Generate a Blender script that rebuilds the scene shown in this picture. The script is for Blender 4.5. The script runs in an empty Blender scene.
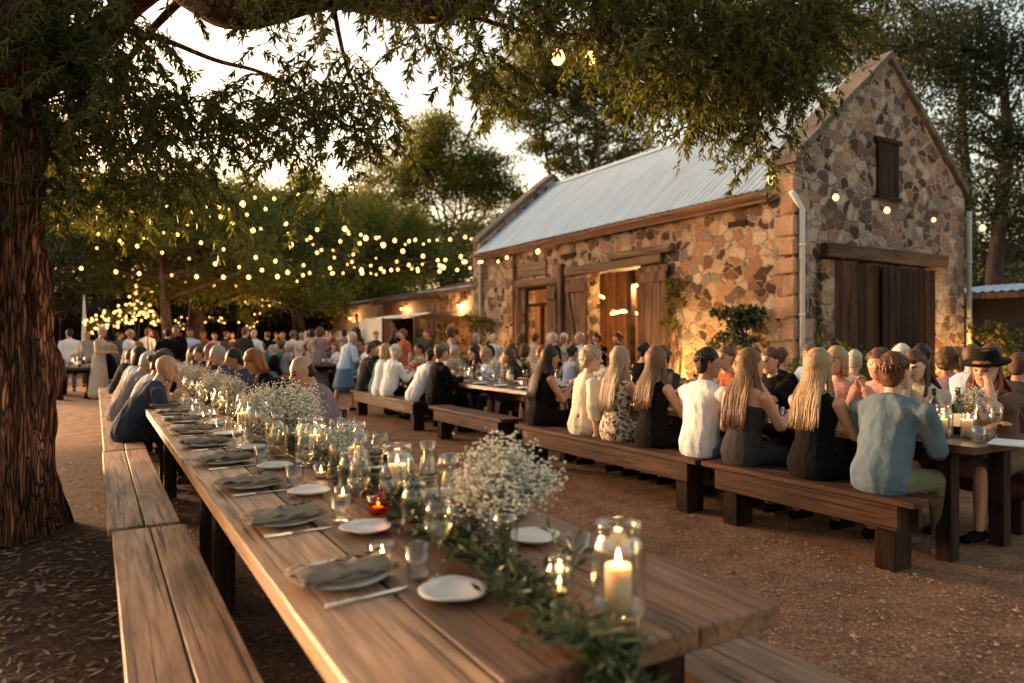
import bpy, bmesh, math, random
import numpy as np
from mathutils import Vector, Matrix, Quaternion, noise as mnoise
random.seed(11); rng = np.random.default_rng(11)
R = math.radians
sc = bpy.context.scene
COL = sc.collection
# ---------------------------------------------------------------- camera frame (metres, z up; tables and barn run along +Y)
HC, F = 1.40, 702.0
YAW = math.atan(417 / F)
CS, SN = math.cos(YAW), math.sin(YAW)
def on_z(u, v, z):            # a point at height z
    d = F * (HC - z) / (v - 340.0); l = (u - 512) / F * d
    return Vector((l * CS + d * SN, d * CS - l * SN, z))
def at_d(u, v, d):            # a point at distance d from the camera plane
    l = (u - 512) / F * d
    return Vector((l * CS + d * SN, d * CS - l * SN, HC - (v - 340.0) * d / F))
def y_on_x(u, X):             # Y on the line X = const
    t = (u - 512) / F
    return X * (CS - t * SN) / (SN + t * CS)

# ---------------------------------------------------------------- mesh builder
class MB:
    def __init__(s): s.v = []; s.f = []; s.m = []
    def add(s, vs, fs, mi=0):
        o = len(s.v); s.v.extend([tuple(v) for v in vs]); s.f.extend([tuple(i + o for i in f) for f in fs]); s.m.extend([mi] * len(fs)); return s
    def quad(s, a, b, c, d, mi=0): return s.add([a, b, c, d], [(0, 1, 2, 3)], mi)
    def box(s, x0, y0, z0, x1, y1, z1, mi=0):
        v = [(x, y, z) for z in (z0, z1) for y in (y0, y1) for x in (x0, x1)]
        return s.add(v, [(0, 2, 3, 1), (4, 5, 7, 6), (0, 1, 5, 4), (2, 6, 7, 3), (0, 4, 6, 2), (1, 3, 7, 5)], mi)
    def bbox(s, x0, y0, z0, x1, y1, z1, b=.006, jit=0, mi=0):
        # a box with chamfered vertical and horizontal edges (plank); jit = waviness
        c = Vector(((x0 + x1) / 2, (y0 + y1) / 2, (z0 + z1) / 2)); h = Vector((abs(x1 - x0) / 2, abs(y1 - y0) / 2, abs(z1 - z0) / 2))
        bm = bmesh.new(); bmesh.ops.create_cube(bm, size=2.0)
        for v in bm.verts: v.co = Vector((v.co.x * h.x, v.co.y * h.y, v.co.z * h.z))
        b = min(b, min(h) * .8)
        bmesh.ops.bevel(bm, geom=bm.edges[:], offset=b, segments=1, affect='EDGES')
        bm.verts.index_update()
        s.add([c + v.co + (Vector((random.uniform(-jit, jit), random.uniform(-jit, jit), random.uniform(-jit, jit))) if jit else Vector()) for v in bm.verts], [[v.index for v in f.verts] for f in bm.faces], mi)
        bm.free(); return s
    def loft(s, rings, cap=True, mi=0, closed=True):
        n = len(rings[0]); vs = [p for r in rings for p in r]; fs = []
        for i in range(len(rings) - 1):
            for j in range(n if closed else n - 1):
                a = i * n + j; b = i * n + (j + 1) % n
                fs.append((a, b, b + n, a + n))
        if cap: fs.append(tuple(range(n - 1, -1, -1))); fs.append(tuple(range((len(rings) - 1) * n, len(rings) * n)))
        return s.add(vs, fs, mi)
    def lathe(s, prof, n=24, c=(0, 0, 0), mi=0, wob=0.0, cap=False):
        rings = []
        for r, z in prof:
            rings.append([(c[0] + r * math.cos(2 * math.pi * j / n) * (1 + wob * math.sin(3 * 2 * math.pi * j / n + 1) + wob * .6 * math.sin(5 * 2 * math.pi * j / n)),
                           c[1] + r * math.sin(2 * math.pi * j / n) * (1 + wob * math.sin(3 * 2 * math.pi * j / n + 1) + wob * .6 * math.sin(5 * 2 * math.pi * j / n)), c[2] + z) for j in range(n)])
        return s.loft(rings, cap, mi)
    def tube(s, pts, rad, n=8, mi=0, cap=True):
        pts = [Vector(p) for p in pts]
        rad = rad if hasattr(rad, '__len__') else [rad] * len(pts)
        rings = []; up = None
        for i, p in enumerate(pts):
            t = (pts[min(i + 1, len(pts) - 1)] - pts[max(i - 1, 0)]).normalized()
            if up is None: up = t.orthogonal().normalized()
            up = (up - t * up.dot(t)); up = up.normalized() if up.length > 1e-6 else t.orthogonal().normalized()
            w = t.cross(up)
            rings.append([p + (up * math.cos(2 * math.pi * j / n) + w * math.sin(2 * math.pi * j / n)) * rad[i] for j in range(n)])
        return s.loft(rings, cap, mi)
    def sphere(s, c, r, n=10, m=6, mi=0):
        r = r if hasattr(r, '__len__') else (r, r, r)
        prof = [(math.sin(math.pi * k / m), -math.cos(math.pi * k / m)) for k in range(m + 1)]
        prof[0] = (.02, -1); prof[-1] = (.02, 1)
        rings = [[(c[0] + a * r[0] * math.cos(2 * math.pi * j / n), c[1] + a * r[1] * math.sin(2 * math.pi * j / n), c[2] + b * r[2]) for j in range(n)] for a, b in prof]
        return s.loft(rings, True, mi)
    def mesh(s, name, smooth=False):
        me = bpy.data.meshes.new(name); me.from_pydata(s.v, [], s.f)
        me.polygons.foreach_set('material_index', s.m)
        if smooth: me.polygons.foreach_set('use_smooth', [True] * len(s.f))
        me.update(); return me
    def build(s, name, mats, parent=None, smooth=False, loc=None):
        me = s.mesh(name, smooth); return link(name, me, mats, parent, loc)
def link(name, me, mats, parent=None, loc=None):
    mats = mats if isinstance(mats, (list, tuple)) else [mats]
    for m in mats: me.materials.append(m)
    o = bpy.data.objects.new(name, me); COL.objects.link(o)
    if parent is not None: o.parent = parent
    if loc is not None: o.location = loc
    return o
def tag(o, label=None, cat=None, group=None, kind=None):
    if label: o['label'] = label
    if cat: o['category'] = cat
    if group: o['group'] = group
    if kind: o['kind'] = kind
    return o
def thing(name, label, cat, loc=(0, 0, 0), rz=0.0, group=None):
    o = bpy.data.objects.new(name, None); o.empty_display_size = .1; COL.objects.link(o)
    o.location = loc; o.rotation_euler = (0, 0, rz); return tag(o, label, cat, group)
KIDS = {}
def kids(o): return [c for c in o.children]
def copy_tree(o, parent=None):
    c = o.copy(); COL.objects.link(c)
    if parent is not None: c.parent = parent
    for ch in kids(o): copy_tree(ch, c)
    return c
def dup(o, loc, rz=None, label=None, group=None, sc_=None):
    c = copy_tree(o); c.location = loc
    if rz is not None: c.rotation_euler = (0, 0, rz)
    if label: c['label'] = label
    if group: c['group'] = group
    if sc_: c.scale = (sc_, sc_, sc_)
    return c

# ---------------------------------------------------------------- materials
M = {}
def newmat(name):
    m = bpy.data.materials.new(name); m.use_nodes = True; nt = m.node_tree
    b = nt.nodes['Principled BSDF']; M[name] = m
    return m, nt, b
def N(nt, typ, **kw):
    n = nt.nodes.new(typ)
    for k, v in kw.items():
        if k.startswith('i_'):
            key = k[2:].replace('_', ' '); n.inputs[key].default_value = v
        else: setattr(n, k, v)
    return n
def ramp(nt, fac, stops, interp='LINEAR'):
    r = nt.nodes.new('ShaderNodeValToRGB'); r.color_ramp.interpolation = interp
    el = r.color_ramp.elements
    while len(el) < len(stops): el.new(.5)
    for e, (p, c) in zip(el, stops): e.position = p; e.color = (*c, 1) if len(c) == 3 else c
    nt.links.new(fac, r.inputs['Fac']); return r
def mixc(nt, fac, a, b, mode='MIX'):
    m = nt.nodes.new('ShaderNodeMix'); m.data_type = 'RGBA'; m.blend_type = mode
    for i, x in ((0, fac), (6, a), (7, b)):
        if hasattr(x, 'is_linked') or hasattr(x, 'links'): nt.links.new(x, m.inputs[i])
        else: m.inputs[i].default_value = x if i == 0 else (*x, 1)
    return m.outputs[2]
def mth(nt, op, a, b=None, c=None):
    m = nt.nodes.new('ShaderNodeMath'); m.operation = op
    for i, x in enumerate((a, b, c)):
        if x is None: continue
        if hasattr(x, 'links'): nt.links.new(x, m.inputs[i])
        else: m.inputs[i].default_value = x
    return m.outputs[0]
def coords(nt, scale=(1, 1, 1), kind='Object'):
    t = nt.nodes.new('ShaderNodeTexCoord'); mp = nt.nodes.new('ShaderNodeMapping')
    mp.inputs['Scale'].default_value = scale; nt.links.new(t.outputs[kind], mp.inputs['Vector']); return mp.outputs[0]
def noise(nt, vec, scale, detail=4, rough=.55, dist=0):
    n = nt.nodes.new('ShaderNodeTexNoise'); n.inputs['Scale'].default_value = scale; n.inputs['Detail'].default_value = detail
    n.inputs['Roughness'].default_value = rough; n.inputs['Distortion'].default_value = dist; nt.links.new(vec, n.inputs['Vector']); return n
def bump(nt, b, h, strength=.4, dist=.01):
    n = nt.nodes.new('ShaderNodeBump'); n.inputs['Strength'].default_value = strength; n.inputs['Distance'].default_value = dist
    nt.links.new(h, n.inputs['Height']); nt.links.new(n.outputs[0], b.inputs['Normal'])
def simple(name, col, rough=.6, var=.25, scale=6, bmp=.0, bscale=40, metal=0, spec=.5, coord='Object', island=0.0, bdist=.004, trans=0):
    m, nt, b = newmat(name)
    vec = coords(nt, kind=coord); n = noise(nt, vec, scale)
    dk = tuple(c * (1 - var) for c in col); lt = tuple(min(1, c * (1 + var)) for c in col)
    r = ramp(nt, n.outputs['Fac'], [(.3, dk), (.7, lt)])
    out = r.outputs[0]
    if island:
        g = nt.nodes.new('ShaderNodeNewGeometry')
        rr = ramp(nt, g.outputs['Random Per Island'], [(0, (1 - island,) * 3), (1, (1 + island,) * 3)])
        out = mixc(nt, 1.0, out, rr.outputs[0], 'MULTIPLY')
    nt.links.new(out, b.inputs['Base Color'])
    b.inputs['Roughness'].default_value = rough; b.inputs['Metallic'].default_value = metal; b.inputs['Specular IOR Level'].default_value = spec
    if bmp: bump(nt, b, noise(nt, vec, bscale, 5).outputs['Fac'], bmp, bdist)
    if trans:
        t = nt.nodes.new('ShaderNodeBsdfTranslucent'); nt.links.new(out, t.inputs[0]); mx = nt.nodes.new('ShaderNodeMixShader'); mx.inputs[0].default_value = trans
        nt.links.new(b.outputs[0], mx.inputs[1]); nt.links.new(t.outputs[0], mx.inputs[2]); nt.links.new(mx.outputs[0], nt.nodes['Material Output'].inputs[0])
    return m
def wood(name, base, axis=1, rough=.6, dark=.35, island=.35, gscale=1.0, knots=True, spec=.4):
    """weathered timber, grain runs along the given object axis"""
    m, nt, b = newmat(name)
    g = nt.nodes.new('ShaderNodeNewGeometry')
    sc_ = [42 * gscale] * 3; sc_[axis] = 2.6 * gscale
    tc = nt.nodes.new('ShaderNodeTexCoord'); addv = nt.nodes.new('ShaderNodeVectorMath'); addv.operation = 'ADD'
    comb = nt.nodes.new('ShaderNodeCombineXYZ'); rv = mth(nt, 'MULTIPLY', g.outputs['Random Per Island'], 37.0)
    for k in range(3): nt.links.new(rv, comb.inputs[k])
    nt.links.new(tc.outputs['Object'], addv.inputs[0]); nt.links.new(comb.outputs[0], addv.inputs[1])
    mp = nt.nodes.new('ShaderNodeMapping'); mp.inputs['Scale'].default_value = sc_; nt.links.new(addv.outputs[0], mp.inputs[0])
    n1 = noise(nt, mp.outputs[0], 1.0, 8, .65, .6)
    mp2 = nt.nodes.new('ShaderNodeMapping'); s2 = [3.2] * 3; s2[axis] = .8; mp2.inputs['Scale'].default_value = s2; nt.links.new(addv.outputs[0], mp2.inputs[0])
    n2 = noise(nt, mp2.outputs[0], 1.0, 3, .5, 1.2)
    B = Vector(base)
    r1 = ramp(nt, n1.outputs['Fac'], [(.30, tuple(B * dark)), (.43, tuple(B * .75)), (.57, tuple(B * 1.02)), (.75, tuple(B * 1.35))])
    r2 = ramp(nt, n2.outputs['Fac'], [(.3, (.38, .34, .31)), (.48, (.9, .88, .86)), (.7, (1.2, 1.17, 1.12))])
    c = mixc(nt, .8, r1.outputs[0], r2.outputs[0], 'MULTIPLY')
    r3 = ramp(nt, g.outputs['Random Per Island'], [(0, (1 - island,) * 3), (.5, (1, .98, .96)), (1, (1 + island * .7,) * 3)])
    c = mixc(nt, 1.0, c, r3.outputs[0], 'MULTIPLY')
    h = n1.outputs['Fac']
    if knots:
        mp3 = nt.nodes.new('ShaderNodeMapping'); s3 = [5.5] * 3; s3[axis] = 1.9; mp3.inputs['Scale'].default_value = s3; nt.links.new(addv.outputs[0], mp3.inputs[0])
        vo = nt.nodes.new('ShaderNodeTexVoronoi'); vo.inputs['Scale'].default_value = 1.0; nt.links.new(mp3.outputs[0], vo.inputs['Vector'])
        k = ramp(nt, vo.outputs['Distance'], [(.05, (.15, .11, .08)), (.13, (1, 1, 1))])
        c = mixc(nt, .85, c, k.outputs[0], 'MULTIPLY')
        # fine dark cracks along the grain
        mp4 = nt.nodes.new('ShaderNodeMapping'); s4 = [60.] * 3; s4[axis] = 1.0; mp4.inputs['Scale'].default_value = s4; nt.links.new(addv.outputs[0], mp4.inputs[0])
        n4 = noise(nt, mp4.outputs[0], 1.0, 2, .5, .3)
        k4 = ramp(nt, n4.outputs['Fac'], [(.33, (.25, .2, .17)), (.41, (1, 1, 1))])
        c = mixc(nt, .9, c, k4.outputs[0], 'MULTIPLY')
        h = mth(nt, 'ADD', h, mth(nt, 'MULTIPLY', k4.outputs[0], .5))
    nt.links.new(c, b.inputs['Base Color'])
    rr = ramp(nt, n1.outputs['Fac'], [(.3, (rough + .15,) * 3), (.7, (rough - .08,) * 3)])
    nt.links.new(rr.outputs[0], b.inputs['Roughness']); b.inputs['Specular IOR Level'].default_value = spec
    bump(nt, b, h, .5, .004); return m
def emis(name, col, strength):
    m, nt, b = newmat(name); b.inputs['Base Color'].default_value = (*col, 1)
    b.inputs['Emission Color'].default_value = (*col, 1); b.inputs['Emission Strength'].default_value = strength; return m
def glass(name, tint=(1, 1, 1), refl=.8):
    m, nt, b = newmat(name); nt.nodes.remove(b)
    t = N(nt, 'ShaderNodeBsdfTransparent'); t.inputs[0].default_value = (*tint, 1)
    g = N(nt, 'ShaderNodeBsdfGlossy'); g.inputs[1].default_value = .04
    lw = N(nt, 'ShaderNodeLayerWeight'); lw.inputs[0].default_value = .35
    f = mth(nt, 'MULTIPLY_ADD', mth(nt, 'POWER', lw.outputs['Facing'], 1.6), refl * .85, .06)
    mx = N(nt, 'ShaderNodeMixShader'); nt.links.new(f, mx.inputs[0]); nt.links.new(t.outputs[0], mx.inputs[1]); nt.links.new(g.outputs[0], mx.inputs[2])
    nt.links.new(mx.outputs[0], nt.nodes['Material Output'].inputs[0]); return m
def leafmat(name, c1, c2, rough=.5, trans=.35):
    m, nt, b = newmat(name)
    g = nt.nodes.new('ShaderNodeNewGeometry')
    r = ramp(nt, g.outputs['Random Per Island'], [(0, c1), (1, c2)])
    nt.links.new(r.outputs[0], b.inputs['Base Color']); b.inputs['Roughness'].default_value = rough; b.inputs['Specular IOR Level'].default_value = .35
    t = N(nt, 'ShaderNodeBsdfTranslucent'); tc = mixc(nt, 1.0, r.outputs[0], (1.5, 1.35, .6), 'MULTIPLY'); nt.links.new(tc, t.inputs[0])
    mx = N(nt, 'ShaderNodeMixShader'); mx.inputs[0].default_value = trans
    nt.links.new(b.outputs[0], mx.inputs[1]); nt.links.new(t.outputs[0], mx.inputs[2]); nt.links.new(mx.outputs[0], nt.nodes['Material Output'].inputs[0]); return m

wood('table_wood', (.185, .092, .052), 1, .46, .3, .45, spec=.42)
wood('table_edge_wood', (.46, .27, .155), 1, .5, .6, .08)
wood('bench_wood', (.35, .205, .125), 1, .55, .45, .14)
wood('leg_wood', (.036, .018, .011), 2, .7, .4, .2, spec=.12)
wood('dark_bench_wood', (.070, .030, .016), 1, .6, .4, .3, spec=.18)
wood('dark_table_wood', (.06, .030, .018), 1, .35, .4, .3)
wood('barn_door_wood', (.032, .013, .008), 2, .7, .4, .5, .6, spec=.1)
wood('barn_door_light_wood', (.075, .033, .018), 2, .7, .4, .5, .6, spec=.1)
wood('grey_plank_wood', (.15, .088, .06), 2, .75, .4, .4, .6, spec=.15)
wood('beam_wood', (.13, .085, .06), 1, .75, .35, .3, .5)
wood('beam_wood_x', (.12, .072, .05), 0, .75, .35, .3, .5, spec=.15)
wood('brown_board_wood', (.20, .095, .05), 2, .75, .4, .4, .5)
simple('white_ceramic', (.62, .58, .55), .3, .12, 14, .1, 30)
simple('grey_ceramic', (.30, .28, .27), .3, .25, 14)
simple('linen', (.20, .148, .112), .95, .3, 25, .8, 260, bdist=.002)
simple('linen_white', (.68, .63, .57), .9, .1, 25, .5, 260, bdist=.002)
simple('steel', (.55, .53, .5), .25, .1, 10, metal=1)
simple('wax', (.86, .72, .50), .45, .04, 10)
M['wax'].node_tree.nodes['Principled BSDF'].inputs['Subsurface Weight'].default_value = .8
M['wax'].node_tree.nodes['Principled BSDF'].inputs['Subsurface Radius'].default_value = (.9, .5, .2)
M['wax'].node_tree.nodes['Principled BSDF'].inputs['Subsurface Scale'].default_value = .03
simple('black_iron', (.02, .02, .02), .5, .2, 20, metal=.5)
simple('cable_black', (.015, .013, .012), .6, .1)
simple('white_paint', (.72, .70, .68), .55, .1, 4)
simple('grey_paint', (.35, .35, .36), .5, .1, 4)
glass('clear_glass', (.97, .97, .955), 1.0)
glass('green_glass', (.80, .90, .78), .6)
glass('amber_glass', (.85, .32, .06), .5)
glass('wine', (.96, .88, .66), .4)
simple('dark_bottle_glass', (.012, .014, .010), .08, .1, 4, spec=.8)
simple('water', (.02, .02, .02), .05, .1)
simple('paper_label', (.72, .68, .62), .8, .06)
emis('flame', (1, .60, .20), 6)
emis('bulb_glow', (1, .44, .11), 1.7)
emis('fairy_glow', (1, .52, .17), .8)
emis('lamp_glow', (1, .52, .12), 1.6)
leafmat('garland_leaf', (.020, .036, .014), (.070, .095, .042), .4, .15)
leafmat('near_leaf', (.028, .040, .009), (.125, .138, .030), .4, .55)
leafmat('tree_leaf_a', (.050, .072, .018), (.14, .165, .042), .6, .5)
leafmat('tree_leaf_b', (.065, .082, .018), (.20, .20, .045), .6, .55)
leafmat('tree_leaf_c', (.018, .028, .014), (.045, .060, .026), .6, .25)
leafmat('shrub_leaf', (.06, .07, .015), (.20, .17, .035), .5, .3)
simple('blossom', (.84, .79, .68), .8, .15, 30, island=.25, trans=.3)
simple('stem_green', (.10, .12, .05), .7, .2)
simple('twig_bark', (.10, .055, .035), .85, .3, 20)

def bark(name, a, b_, sx=14, sz=1.0):
    m, nt, b = newmat(name)
    vec = coords(nt, (sx, sx, sz)); n = noise(nt, vec, 1.0, 8, .65, .8); n2 = noise(nt, coords(nt, (2, 2, .7)), 1.0, 4, .6, .5)
    r = ramp(nt, n.outputs['Fac'], [(.30, tuple(x * .15 for x in a)), (.46, a), (.62, b_), (.75, tuple(min(1, x * 1.5) for x in b_))])
    r2 = ramp(nt, n2.outputs['Fac'], [(.35, (.45, .4, .38)), (.65, (1.15, 1.05, 1))])
    c = mixc(nt, 1, r.outputs[0], r2.outputs[0], 'MULTIPLY'); h = n.outputs['Fac']
    if name == 'big_bark':
        wv = coords(nt, (8.5, 8.5, .42)); nd = noise(nt, coords(nt, (3, 3, 1.2)), 1.0, 3, .5); ad = nt.nodes.new('ShaderNodeVectorMath'); ad.operation = 'MULTIPLY_ADD'; ad.inputs[1].default_value = (1.3, 1.3, .8); nt.links.new(nd.outputs['Color'], ad.inputs[0]); nt.links.new(wv, ad.inputs[2])
        ve = nt.nodes.new('ShaderNodeTexVoronoi'); ve.feature = 'DISTANCE_TO_EDGE'; nt.links.new(ad.outputs[0], ve.inputs[0])
        k = ramp(nt, ve.outputs['Distance'], [(.005, (.22, .17, .15)), (.08, (.8, .78, .76)), (.30, (1.25, 1.2, 1.15))]); c = mixc(nt, 1, c, k.outputs[0], 'MULTIPLY')
        k2 = ramp(nt, ve.outputs['Distance'], [(.0, (0, 0, 0)), (.15, (1, 1, 1))]); h = mth(nt, 'ADD', mth(nt, 'MULTIPLY', h, .5), k2.outputs[0])
    nt.links.new(c, b.inputs['Base Color']); b.inputs['Roughness'].default_value = .9; bump(nt, b, h, 1.0, .06); return m
bark('big_bark', (.18, .062, .030), (.50, .21, .10), 16, 1.6)  # light orange tones stand in for warm light on the trunk
bark('far_bark', (.11, .065, .045), (.24, .15, .10), 6, 1)
bark('dark_bark', (.04, .028, .02), (.09, .06, .045), 6, 1)

# rubble stone wall
def stonemat(name, s, tint=(1, 1, 1)):
    m, nt, b = newmat(name)
    vec0 = coords(nt); nd = noise(nt, vec0, 3.0, 3, .5)
    sub = nt.nodes.new('ShaderNodeVectorMath'); sub.operation = 'MULTIPLY_ADD'; nt.links.new(nd.outputs['Color'], sub.inputs[0]); sub.inputs[1].default_value = (.26, .26, .26); nt.links.new(vec0, sub.inputs[2])
    sq = nt.nodes.new('ShaderNodeMapping'); sq.inputs['Scale'].default_value = (s, s, s * 1.25); nt.links.new(sub.outputs[0], sq.inputs[0])
    ve = nt.nodes.new('ShaderNodeTexVoronoi'); ve.feature = 'DISTANCE_TO_EDGE'; ve.inputs['Scale'].default_value = 1; ve.inputs['Randomness'].default_value = .95
    vc = nt.nodes.new('ShaderNodeTexVoronoi'); vc.feature = 'F1'; vc.inputs['Scale'].default_value = 1; vc.inputs['Randomness'].default_value = .95
    nt.links.new(sq.outputs[0], ve.inputs[0]); nt.links.new(sq.outputs[0], vc.inputs[0])
    sep = nt.nodes.new('ShaderNodeSeparateColor'); nt.links.new(vc.outputs['Color'], sep.inputs[0])
    stops = [(0, (.075, .040, .030)), (.12, (.30, .16, .10)), (.24, (.42, .30, .20)), (.36, (.17, .085, .055)), (.47, (.50, .40, .30)), (.58, (.12, .085, .07)), (.68, (.36, .20, .12)), (.79, (.24, .19, .165)), (.89, (.46, .35, .25)), (.95, (.20, .10, .06))]
    st = ramp(nt, sep.outputs[0], stops, 'CONSTANT')
    nf = noise(nt, vec0, 22, 6, .65); rf = ramp(nt, nf.outputs['Fac'], [(.3, (.6, .58, .55)), (.7, (1.3, 1.25, 1.2))])
    stc = mixc(nt, .85, st.outputs[0], rf.outputs[0], 'MULTIPLY')
    mo = ramp(nt, noise(nt, vec0, 9, 5).outputs['Fac'], [(.3, (.30, .22, .165)), (.7, (.50, .39, .30))])
    edge = mth(nt, 'ADD', ve.outputs['Distance'], mth(nt, 'MULTIPLY', mth(nt, 'SUBTRACT', noise(nt, vec0, 9, 5, .6).outputs['Fac'], .5), .26))
    # some patches are smeared over with mortar
    patch = noise(nt, vec0, 1.3, 3); thr = mth(nt, 'MULTIPLY_ADD', patch.outputs['Fac'], .19, -.055)
    k = nt.nodes.new('ShaderNodeMapRange'); k.inputs['To Min'].default_value = 0; k.inputs['To Max'].default_value = 1
    nt.links.new(edge, k.inputs['Value']); nt.links.new(thr, k.inputs['From Min']); nt.links.new(mth(nt, 'ADD', thr, .035), k.inputs['From Max'])
    rd = nt.nodes.new('ShaderNodeMapRange'); rd.inputs['From Min'].default_value = .80; rd.inputs['From Max'].default_value = .70; nt.links.new(mth(nt, 'ADD', vc.outputs['Distance'], mth(nt, 'MULTIPLY', mth(nt, 'SUBTRACT', noise(nt, vec0, 6, 3, .5).outputs['Fac'], .5), .25)), rd.inputs['Value'])
    kk = mth(nt, 'MULTIPLY', k.outputs[0], rd.outputs[0])
    c = mixc(nt, kk, mo.outputs[0], stc); c = mixc(nt, 1, c, tint, 'MULTIPLY')
    nt.links.new(c, b.inputs['Base Color']); b.inputs['Roughness'].default_value = .9; b.inputs['Specular IOR Level'].default_value = .2
    hh = mth(nt, 'ADD', mth(nt, 'MULTIPLY', kk, .8), mth(nt, 'MULTIPLY', nf.outputs['Fac'], .5))
    bump(nt, b, hh, 1.0, .09); return m
stonemat('rubble_stone', 4.3, (.94, .97, 1.04))
stonemat('rubble_stone_small', 4.2, (.95, .85, .75))
simple('coping_stone', (.10, .085, .072), .9, .5, 3, .8, 12, bdist=.03)

def roofmat():
    m, nt, b = newmat('galvanised_roof')
    vec = coords(nt, (.6, 2.2, .6)); n = noise(nt, vec, 1.5, 6, .6); n2 = noise(nt, coords(nt, (.5, 5, .5)), 1.0, 3)
    r = ramp(nt, n.outputs['Fac'], [(.3, (.33, .42, .51)), (.6, (.42, .52, .62)), (.8, (.47, .57, .67))])  # blue of the reflected sky is put into the sheet colour
    r2 = ramp(nt, n2.outputs['Fac'], [(.35, (.9, .9, .91)), (.6, (1, 1, 1))])
    nt.links.new(mixc(nt, 1, r.outputs[0], r2.outputs[0], 'MULTIPLY'), b.inputs['Base Color']); b.inputs['Metallic'].default_value = .1; b.inputs['Roughness'].default_value = .4
roofmat()

def groundmat():
    m, nt, b = newmat('ground_gravel')
    vec = coords(nt)
    big = noise(nt, vec, .55, 4, .6); mid = noise(nt, vec, 3.5, 5, .65); fine = noise(nt, vec, 55, 4, .7)
    vo = nt.nodes.new('ShaderNodeTexVoronoi'); vo.inputs['Scale'].default_value = 120; nt.links.new(vec, vo.inputs[0])
    gr = ramp(nt, fine.outputs['Fac'], [(.28, (.12, .060, .036)), (.5, (.30, .17, .105)), (.72, (.47, .31, .21))])
    g2 = ramp(nt, mid.outputs['Fac'], [(.35, (.55, .48, .44)), (.62, (1.1, 1.04, 1))])
    g = mixc(nt, .8, gr.outputs[0], g2.outputs[0], 'MULTIPLY')
    vs = nt.nodes.new('ShaderNodeSeparateColor'); nt.links.new(vo.outputs['Color'], vs.inputs[0])
    vr = ramp(nt, vs.outputs[0], [(0, (.6, .55, .52)), (.85, (1.05, 1.02, 1)), (.95, (1.22, 1.2, 1.18))])
    g = mixc(nt, .8, g, vr.outputs[0], 'MULTIPLY')
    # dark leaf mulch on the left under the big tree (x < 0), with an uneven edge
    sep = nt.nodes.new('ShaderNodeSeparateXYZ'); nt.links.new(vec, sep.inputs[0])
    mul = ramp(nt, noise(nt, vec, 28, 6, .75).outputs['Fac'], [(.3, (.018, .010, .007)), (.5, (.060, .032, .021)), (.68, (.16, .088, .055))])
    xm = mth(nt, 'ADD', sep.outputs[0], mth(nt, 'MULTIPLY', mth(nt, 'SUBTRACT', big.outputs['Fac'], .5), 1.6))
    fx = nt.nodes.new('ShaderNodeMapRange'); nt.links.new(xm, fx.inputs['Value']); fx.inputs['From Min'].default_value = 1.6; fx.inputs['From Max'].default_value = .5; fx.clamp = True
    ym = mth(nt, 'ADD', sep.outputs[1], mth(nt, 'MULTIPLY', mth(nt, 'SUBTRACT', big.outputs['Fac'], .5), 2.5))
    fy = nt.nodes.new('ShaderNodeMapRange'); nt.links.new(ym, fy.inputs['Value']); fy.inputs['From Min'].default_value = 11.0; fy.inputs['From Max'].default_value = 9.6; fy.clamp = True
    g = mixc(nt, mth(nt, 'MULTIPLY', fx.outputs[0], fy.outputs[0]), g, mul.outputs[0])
    # paler swept path behind
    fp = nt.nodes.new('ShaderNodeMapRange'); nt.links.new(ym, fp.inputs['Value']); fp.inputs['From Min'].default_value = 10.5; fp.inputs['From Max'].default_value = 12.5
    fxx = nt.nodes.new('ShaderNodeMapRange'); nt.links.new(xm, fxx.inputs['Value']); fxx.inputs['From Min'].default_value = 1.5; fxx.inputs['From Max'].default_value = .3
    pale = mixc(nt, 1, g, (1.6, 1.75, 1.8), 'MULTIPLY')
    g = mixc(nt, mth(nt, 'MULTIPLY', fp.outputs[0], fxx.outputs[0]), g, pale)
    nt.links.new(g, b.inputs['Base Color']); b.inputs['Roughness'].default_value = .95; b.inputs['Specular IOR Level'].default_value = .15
    h = mth(nt, 'ADD', fine.outputs['Fac'], mth(nt, 'MULTIPLY', mid.outputs['Fac'], 1.5)); bump(nt, b, h, .9, .025)
groundmat()
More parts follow.
